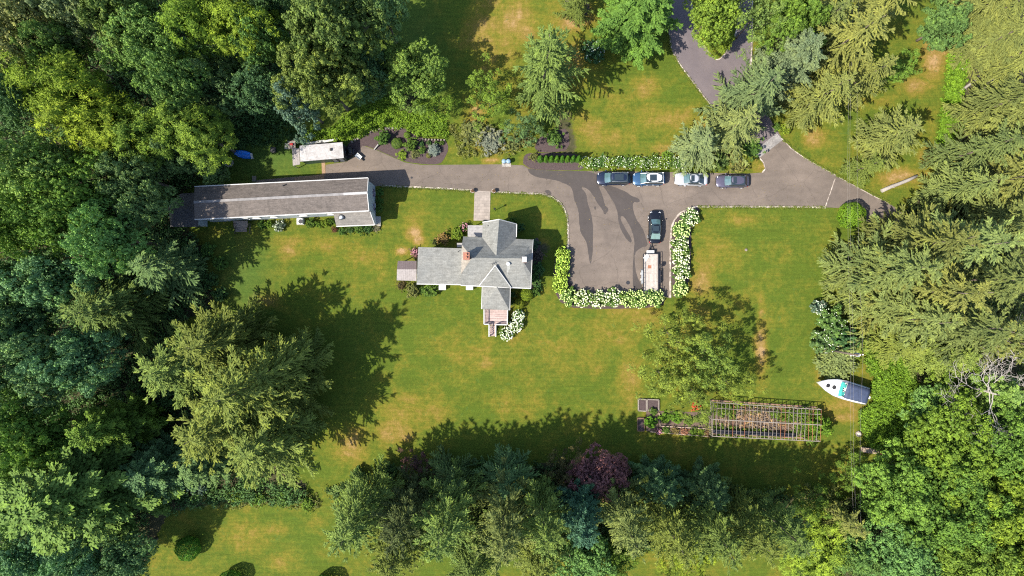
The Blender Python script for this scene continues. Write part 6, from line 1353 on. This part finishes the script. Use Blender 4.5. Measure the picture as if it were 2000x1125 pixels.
ord_ = [
 ('ball', 1663, 421, 25.5, 3.2, (.095, .185, .016), 'big round clipped lime bush where the drive meets the spruces', 'clipped_bush'),
 ('ball', 367, 1071, 23, 2.8, (.07, .165, .018), 'round clipped dark green bush on the bottom left lawn', 'clipped_bush'),
 ('ball', 448, 1137, 22, 3.0, (.075, .17, .02), 'round clipped bush cut by the bottom edge right of the dark green one', 'clipped_bush'),
 ('ball', 630, 1149, 24, 3.2, (.075, .17, .02), 'round clipped bush at the bottom edge below the leftmost row conifer', 'clipped_bush'),
 ('bush', 749, 269, 14, 1.9, SG, 'tallest green shrub at the top left of the mulch bed', 'shrub'),
 ('ball', 775, 280, 10.5, 1.1, SG, 'rounded green shrub beside the tallest one in the mulch bed', 'shrub'),
 ('bush', 803, 282, 13.5, 1.5, SG, 'broadest rounded shrub in the middle of the mulch bed', 'shrub'),
 ('ball', 795, 264, 6.5, .8, SL, 'small lime ball shrub at the top of the mulch bed', 'shrub'),
 ('star', 785, 303, 9.5, .8, SL, 'yellow-green leafy clump at the lower edge of the mulch bed', 'leafy_plant'),
 ('loose', 811, 300, 9, .8, (.17, .16, .05), 'yellowish flowering clump below the broadest mulch bed shrub', 'leafy_plant'),
 ('bush', 825, 293, 7.5, .8, SG, 'small green shrub right of the broadest one in the mulch bed', 'shrub'),
 ('spiky', 847, 293, 9.5, 1.3, (.16, .21, .20), 'small silvery blue spruce shrub at the right of the mulch bed', 'blue_spruce'),
 ('ball', 837, 304, 5, .6, SO, 'tiny olive ball shrub below the silvery blue spruce', 'shrub'),
 ('bush', 838, 279, 5, .6, SD, 'tiny dark shrub above the silvery blue spruce, left one', 'shrub'),
 ('bush', 852, 279, 4.5, .6, SG, 'tiny green shrub above the silvery blue spruce, middle one', 'shrub'),
 ('bush', 863, 279, 4.5, .6, SG, 'tiny green shrub at the upper right tip of the mulch bed', 'shrub'),
 ('bush', 824, 281, 5.5, .7, SD, 'tiny dark shrub against the top of the mulch bed', 'shrub'),
 ('bush', 1303, 303, 9.5, 1.2, SL, 'rounded lime shrub in the border beside the pale spruce', 'shrub'),
 ('loose', 1043, 306, 9, 1.0, SO, 'olive shrub at the left end of the slim evergreen row', 'shrub'),
 ('bush', 1532, 252, 11, 1.4, (.16, .20, .02), 'yellow-green shrub beside the cobbled apron', 'shrub'),
 ('bush', 1517, 248, 8, 1.2, SG, 'green shrub left of the yellow-green one by the apron', 'shrub'),
 ('loose', 1470, 290, 20, 1.8, SG, 'green shrub under the spruce beside the apron', 'shrub'),
 ('loose', 1440, 322, 18, 1.4, SO, 'olive shrub at the right end of the border above the cars', 'shrub'),
 ('loose', 1410, 310, 20, 1.8, (.08, .12, .03), 'dark green shrub between the pale spruce and the apron', 'shrub'),
 ('loose', 1424, 303, 8, 1.2, (.16, .06, .035), 'small russet shrub beside the pale spruce', 'shrub'),
 # by the main house
 ('loose', 866, 466, 12, 1.3, (.26, .18, .07), 'tan-flowered shrub west of the north gable', 'shrub'),
 ('bush', 894, 455, 13, 1.6, SL, 'bright green shrub next to the flat porch roof', 'shrub'),
 ('loose', 906, 444, 9, 1.2, SG, 'green shrub with pink flowers against the flat porch roof', 'shrub'),
 ('loose', 850, 473, 7, 1.0, (.07, .09, .03), 'dark small shrub at the left end of the north border', 'shrub'),
 ('loose', 811, 493, 9.5, 1.1, (.22, .13, .13), 'pink-flowered shrub at the corner of the west wing', 'shrub'),
 ('bush', 806, 566, 14.5, 1.5, SO, 'large olive shrub below the two-tone west porch', 'shrub'),
 ('bush', 842, 567, 14.5, 1.3, SG, 'rounded green shrub south of the west wing', 'shrub'),
 ('loose', 827, 567, 9, 1.0, SG, 'small shrub between the olive one and the green one', 'shrub'),
 ('loose', 783, 558, 9, .9, (.10, .08, .035), 'brown-green shrub below the west porch corner', 'shrub'),
 ('ball', 1028, 575, 13, 1.9, (.15, .20, .02), 'rounded yellow-green shrub at the south-east corner of the house', 'shrub'),
 ('ball', 1014, 593, 10.5, 1.6, (.17, .19, .02), 'rounded yellowish shrub above the deck hydrangeas', 'shrub'),
 ('bush', 1045, 570, 10, 1.3, SG, 'green shrub right of the yellow-green one', 'shrub'),
 ('loose', 1051, 562, 8, 1.0, SD, 'dark shrub at the south-east house corner', 'shrub'),
 ('loose', 1001, 575, 7, 1.2, SD, 'dark shrub in the nook beside the south wing', 'shrub'),
 ('loose', 1002, 592, 6, 1.3, SD, 'dark green shrub against the south wing wall', 'shrub'),
 ('bush', 1015, 445, 10, 1.5, SD, 'dark shrub in shade right of the north gable', 'shrub'),
 ('bush', 1001, 432, 8, 1.3, SG, 'shrub at the outer corner of the north gable', 'shrub'),
 ('bush', 1043, 478, 11, 1.6, (.08, .12, .06), 'greyish shrub in shade by the east wall, upper', 'shrub'),
 ('loose', 1053, 500, 10, 1.2, (.16, .11, .08), 'faded pink-brown flowering shrub by the east wall', 'shrub'),
 ('bush', 1051, 525, 14, 1.6, SD, 'dark shrub by the east wall, lower', 'shrub'),
 ('bush', 1046, 548, 10, 1.3, SD, 'dark low shrub by the south-east wall', 'shrub'),
 # by the long house
 ('bush', 511, 440, 8.5, 1.1, SG, 'small green shrub right of the entry steps', 'shrub'),
 ('bush', 526, 438, 7.5, 1.1, SL, 'small bright shrub second right of the entry steps', 'shrub'),
 ('bush', 546, 441, 12, 1.2, (.12, .15, .09), 'grey-green hydrangea with pale flowers by the long south wall', 'hydrangea'),
 ('bush', 607, 436, 9.5, 1.2, SG, 'clipped shrub right of the air conditioner', 'shrub'),
 ('bush', 622, 438, 7.5, 1.0, SL, 'small lime shrub along the long south wall', 'shrub'),
 ('bush', 636, 436, 8.5, 1.1, SL, 'lime shrub left of the wing of the long house', 'shrub'),
 ('bush', 648, 432, 7, 1.3, SG, 'upright green shrub touching the long house wing', 'shrub'),
 ('loose', 653, 449, 6, .8, (.16, .07, .04), 'small russet shrub at the wing corner', 'shrub'),
 ('loose', 667, 452, 8, .9, SG, 'green shrub under the wing gutter, left', 'shrub'),
 ('loose', 684, 449, 8, .9, SD, 'dark shrub under the wing gutter, middle', 'shrub'),
 ('loose', 702, 446, 12, 1.4, SG, 'spreading green shrub under the wing gutter, right', 'shrub'),
 ('loose', 718, 446, 10, 1.2, SD, 'dark green shrub at the wing corner by the stoop', 'shrub'),
 ('loose', 735, 446, 8, .6, (.17, .16, .09), 'pale flowering clump below the concrete stoop', 'leafy_plant'),
 ('bush', 742, 376, 8, .9, SG, 'green shrub along the east gable nearest the drive', 'shrub'),
 ('bush', 742, 392, 8, .9, SG, 'green shrub along the east gable, second from the drive', 'shrub'),
 ('bush', 741, 407, 8, .9, SG, 'green shrub along the east gable, nearest the stoop', 'shrub'),
 # shaded lawn left
 ('bush', 405, 490, 15, 1.5, SG, 'shaded green shrub below the west wing of the long house', 'shrub'),
 ('bush', 430, 515, 14, 1.4, SG, 'shaded green shrub right of the dark drooping spruce', 'shrub'),
 ('bush', 390, 520, 15, 1.6, SD, 'dark shaded shrub beside the dark drooping spruce', 'shrub'),
 ('bush', 410, 548, 16, 1.6, SD, 'dark shaded shrub at the bottom of the shaded shrub group', 'shrub'),
 ('bush', 430, 575, 15, 1.4, SD, 'dark low shrub at the edge of the shaded left lawn', 'shrub'),
 ('bush', 385, 950, 18, 1.8, (.11, .15, .10), 'pale grey-green shrub below the huge cedar clump', 'shrub'),
 ('loose', 385, 965, 10, 1.2, SL, 'small lime shrub in the sun below the huge cedar clump', 'shrub'),
 ('loose', 465, 968, 14, 1.2, SL, 'lime shrub in the rough strip above the bottom lawn, left', 'shrub'),
 ('loose', 505, 975, 14, 1.2, SL, 'lime shrub in the rough strip above the bottom lawn, middle', 'shrub'),
 ('loose', 550, 978, 16, 1.2, SG, 'green shrub in the rough strip above the bottom lawn', 'shrub'),
 ('loose', 600, 985, 14, 1.2, SL, 'lime shrub left of the leftmost row conifer', 'shrub'),
 ('bush', 760, 920, 18, 1.8, SD, 'dark shrub in shade left of the dark red tree', 'shrub'),
 ('bush', 700, 930, 16, 1.6, SD, 'dark shrub in shade above the leftmost row conifer', 'shrub'),
 ('bush', 950, 915, 20, 2.0, SD, 'dark shrub at the shady top of the conifer row', 'shrub'),
 ('star', 1262, 918, 24, 2.2, SG, 'green star-leaved shrub in shade right of the purple-red tree', 'shrub'),
 ('bush', 1320, 935, 20, 1.8, SD, 'dark shrub at the shady top of the row right of the star-leaved shrub', 'shrub'),
 # top lawn bed
 ('loose', 1082, 268, 18, 1.6, SG, 'bright green shrub in the bed below the tall lawn spruce', 'shrub'),
 ('loose', 1030, 275, 13, 1.2, (.17, .12, .03), 'orange-tinged shrub left of the bright green one', 'shrub'),
 ('loose', 1005, 280, 16, 1.3, SO, 'olive shrub at the left of the bed below the lawn spruce', 'shrub'),
 ('loose', 960, 275, 26, 1.4, (.20, .19, .12), 'pale dry straggly bush above the two bins', 'shrub'),
 ('loose', 925, 255, 26, 1.6, SO, 'olive straggly bush left of the pale dry one', 'shrub'),
 ('bush', 1160, 100, 22, 2.2, (.045, .10, .035), 'dark glossy shrub with white flowers in the shade of the lawn spruce', 'shrub'),
 ('loose', 1140, 95, 12, 1.6, (.13, .15, .03), 'olive shrub left of the dark glossy flowering one', 'shrub'),
 ('loose', 1128, 18, 15, 1.0, (.20, .15, .05), 'golden mounded shrub in the round mulch patch at the top', 'shrub'),
 ('bush', 800, 200, 18, 2.0, (.09, .10, .05), 'brownish shrub in the weeds above the mulch bed', 'shrub'),
 # right lawn edge
 ('bush', 1598, 600, 14, 2.0, (.11, .15, .09), 'white-flowering shrub at the lawn edge, topmost', 'shrub'),
 ('bush', 1625, 630, 30, 3.2, (.085, .155, .040), 'glossy dark green shrub beside the white-flowering one', 'shrub'),
 ('bush', 1610, 665, 26, 2.6, (.10, .165, .05), 'shrub with small white flowers on the lawn edge', 'shrub'),
 ('bush', 1650, 665, 28, 3.0, SD, 'dark green shrub left of the utility pole', 'shrub'),
 ('spiky', 1636, 702, 33, 2.4, (.13, .17, .06), 'grey-green spreading juniper just above the white boat', 'shrub'),
 ('loose', 1708, 675, 28, 3.5, SL, 'lime shrub right of the utility pole', 'shrub'),
 ('loose', 1740, 640, 24, 2.6, SO, 'olive shrub at the foot of the spruces above the lime one', 'shrub'),
 ('bush', 1603, 830, 22, 2.9, (.12, .20, .02), 'lime vine bush swallowing the east end of the greenhouse frame', 'vine'),
 ('loose', 1585, 858, 13, .8, SL, 'low lime weeds at the south-east corner of the greenhouse frame', 'weeds'),
 ('loose', 1570, 805, 12, 1.6, SL, 'vine on the north-east rafters of the greenhouse frame', 'vine'),
 # garden
 ('bush', 1271, 825, 12, 1.2, (.09, .20, .02), 'bright leafy vegetable clump beside the narrow raised bed', 'leafy_plant'),
 ('bush', 1300, 815, 12, .9, (.09, .18, .02), 'leafy green vegetable clump, left in the vegetable patch', 'leafy_plant'),
 ('bush', 1322, 816, 12, .9, (.09, .18, .02), 'leafy green vegetable clump, middle of the vegetable patch', 'leafy_plant'),
 ('loose', 1345, 822, 11, .7, (.11, .17, .03), 'leafy vegetable clump, right in the vegetable patch', 'leafy_plant'),
 ('loose', 1370, 818, 13, .6, (.15, .15, .05), 'weedy olive clump beside the greenhouse end', 'leafy_plant'),
 ('loose', 1360, 793, 9, 1.1, (.50, .10, .05), 'red-flowered plant at the top of the vegetable patch', 'flowering_plant'),
 ('loose', 1287, 842, 6, .6, (.22, .13, .08), 'pinkish flower clump at the left end of the flower row', 'flowering_plant'),
 ('loose', 1301, 840, 8, .7, SG, 'green clump second in the flower row', 'flowering_plant'),
 ('loose', 1319, 842, 8, .7, (.22, .15, .05), 'orange-flowered clump in the flower row', 'flowering_plant'),
 ('loose', 1337, 843, 8, .7, (.32, .14, .08), 'salmon-flowered clump in the flower row', 'flowering_plant'),
 ('loose', 1354, 844, 8, .7, SL, 'lime clump right of the salmon flowers', 'flowering_plant'),
 ('loose', 1369, 845, 8, .7, SL, 'lime clump second from the right end of the flower row', 'flowering_plant'),
 ('loose', 1383, 846, 7, .6, (.20, .12, .06), 'reddish clump at the right end of the flower row', 'flowering_plant'),
 ('bush', 1276, 803, 8, .8, SG, 'small green plant at the corner of the shaded raised bed', 'leafy_plant'),
]
for k_, x, y, r, h, c_, lb, nm in ord_:
    fl = (.75, .78, .72) if ('white' in lb and 'flower' in lb) or 'pale flowers' in lb else ((.55, .25, .35) if 'pink' in lb and 'brown' not in lb else None)
    shrub(k_, x, y, r, h, c_, lb, name=nm, cat={'shrub': 'shrub', 'hydrangea': 'hydrangea', 'vine': 'vine', 'weeds': 'weeds', 'clipped_bush': 'bush', 'blue_spruce': 'shrub'}.get(nm, 'plant'), flowers=fl, nfl=40 if fl else 0, fsize=.06)

# ---------------------------------------------------------------- ground cover
scatter('weeds', [[(650, 255), (700, 215), (775, 190), (830, 205), (870, 235), (868, 265), (815, 262), (790, 246), (745, 248), (705, 262), (680, 272), (600, 268), (590, 262)]], 1500, .7, .13, (.115, .19, .018), 61)
scatter('hedge_weeds', [[(1880, -10), (1896, -10), (1885, 120), (1872, 230), (1850, 300), (1828, 300), (1838, 220), (1852, 110)]], 950, 1.0, .13, (.12, .21, .018), 62)
scatter('vines', [[(1700, 745), (1730, 718), (1780, 728), (1786, 790), (1770, 870), (1700, 872), (1682, 840), (1680, 800), (1704, 790)], [(1690, 700), (1740, 690), (1790, 700), (1780, 722), (1700, 735)]], 2300, 1.5, .14, (.115, .20, .020), 63)
scatter('undergrowth', [forest[0]] if False else [[(0, 0), (750, 0), (560, 240), (430, 250), (400, 345), (330, 400), (385, 460), (415, 600), (330, 640), (440, 900), (600, 950), (600, 980), (400, 985), (300, 1000), (270, 1125), (0, 1125)]], 9500, 1.6, .17, (.075, .140, .042), 64, clump=20, cr=.7)
scatter('undergrowth', [[(1740, 450), (1680, 478), (1640, 590), (1690, 700), (1800, 730), (1790, 880), (1700, 950), (1570, 1000), (1560, 1125), (2000, 1125), (2000, 330), (1800, 380)]], 3600, .9, .17, (.085, .115, .030), 65, clump=20, cr=.65)
scatter('undergrowth', [[(640, 950), (1100, 900), (1580, 965), (1550, 1050), (1250, 1080), (900, 1090), (680, 1040)]], 2000, .9, .17, (.055, .095, .028), 66, clump=20, cr=.65)
scatter('rough_grass', [[(380, 950), (620, 965), (625, 990), (470, 990), (400, 985)], [(880, 245), (990, 250), (1010, 300), (900, 308), (885, 290)], [(1380, 805), (1390, 805), (1390, 848), (1380, 845)], [(1400, 795), (1590, 806), (1590, 815), (1400, 803)]], 620, .3, .10, (.15, .16, .045), 67, clump=24, cr=.35)
scatter('ground_plants', [[(430, 240), (560, 225), (600, 265), (560, 285), (430, 290)]], 260, .3, .14, (.05, .10, .03), 68, clump=24, cr=.5)
scatter('greenhouse_weeds', [[(1400, 790), (1440, 792), (1430, 815), (1398, 812)], [(1500, 800), (1595, 806), (1595, 850), (1540, 846), (1560, 825), (1510, 815)], [(1398, 830), (1420, 835), (1500, 842), (1540, 850), (1396, 848)]], 480, .5, .12, (.11, .17, .025), 71, clump=22, cr=.35)
# grass creeping over the kerbs
def along(pts, n, seed, off=2.2):
    g = random.Random(seed); out = []
    L_ = [math.dist(a, b_) for a, b_ in zip(pts[:-1], pts[1:])]; tot = sum(L_)
    for _ in range(n):
        u = g.uniform(0, tot); i = 0
        while u > L_[i] and i < len(L_) - 1: u -= L_[i]; i += 1
        a, b_ = pts[i], pts[i + 1]; t_ = min(1, u / max(L_[i], 1e-6)); d_ = ((b_[0] - a[0]) / max(L_[i], 1e-6), (b_[1] - a[1]) / max(L_[i], 1e-6)); o_ = abs(g.gauss(0, 1)) * off * .5 + .6
        out.append((a[0] + (b_[0] - a[0]) * t_ - d_[1] * o_, a[1] + (b_[1] - a[1]) * t_ + d_[0] * o_))
    return out
pp = along([(745, 363), (860, 368), (924, 372)], 230, 1) + along([(960, 375), (1020, 377), (1058, 379)], 130, 2) + along([(1058, 379), (1082, 386), (1098, 400), (1108, 422), (1109, 480)], 160, 3) + along([(1612, 405), (1362, 404)], 320, 4, -2.2) + along([(1303, 0), (1306, 60), (1310, 95), (1330, 130), (1362, 172), (1395, 215)], 260, 5) + along([(1738, 398), (1640, 347), (1572, 309), (1530, 275)], 300, 6)
g = np.random.default_rng(77); n_ = len(pp); w_ = np.repeat(np.arange(n_), 14); pa = np.array(pp); k = len(w_)
c_ = np.stack([(pa[w_, 0] - 1000) / S, (562.5 - pa[w_, 1]) / S, np.full(k, .05)], 1) + g.normal(size=(k, 3)) * [.09, .09, .03]; c_[:, 2] = np.abs(c_[:, 2]) + .02
me = leaf_mesh('grass_tufts', c_, g.normal(size=(k, 3)) * .6 + [0, 0, 1], .10 * g.uniform(.6, 1.3, k), .03, g.random(k), None, g); o = bpy.data.objects.new('grass_tufts', me); col.objects.link(o); o.color = (.10, .125, .02, 1); o['kind'] = 'stuff'
# leaf litter on the drive
n_ = 700; pl = [(640, 322), (1600, 330), (1620, 400), (1310, 405), (1305, 575), (1118, 565), (1108, 410), (1050, 378), (640, 360)]
x = g.uniform(640, 1620, 20000); y = 320 + (g.beta(.8, 1.2, 20000)) * 250; mk_ = inside(pl, x, y); x, y = x[mk_][:n_], y[mk_][:n_]; k = len(x)
me = leaf_mesh('leaf_litter', np.stack([(x - 1000) / S, (562.5 - y) / S, np.full(k, .028)], 1), g.normal(size=(k, 3)) * .15 + [0, 0, 1], g.uniform(.03, .085, k), g.uniform(.02, .05, k), g.random(k), None, g); o = bpy.data.objects.new('leaf_litter', me); col.objects.link(o); o.color = (.14, .11, .06, 1); o['kind'] = 'stuff'
for o in bpy.data.objects:
    if '_o' in o: del o['_o']
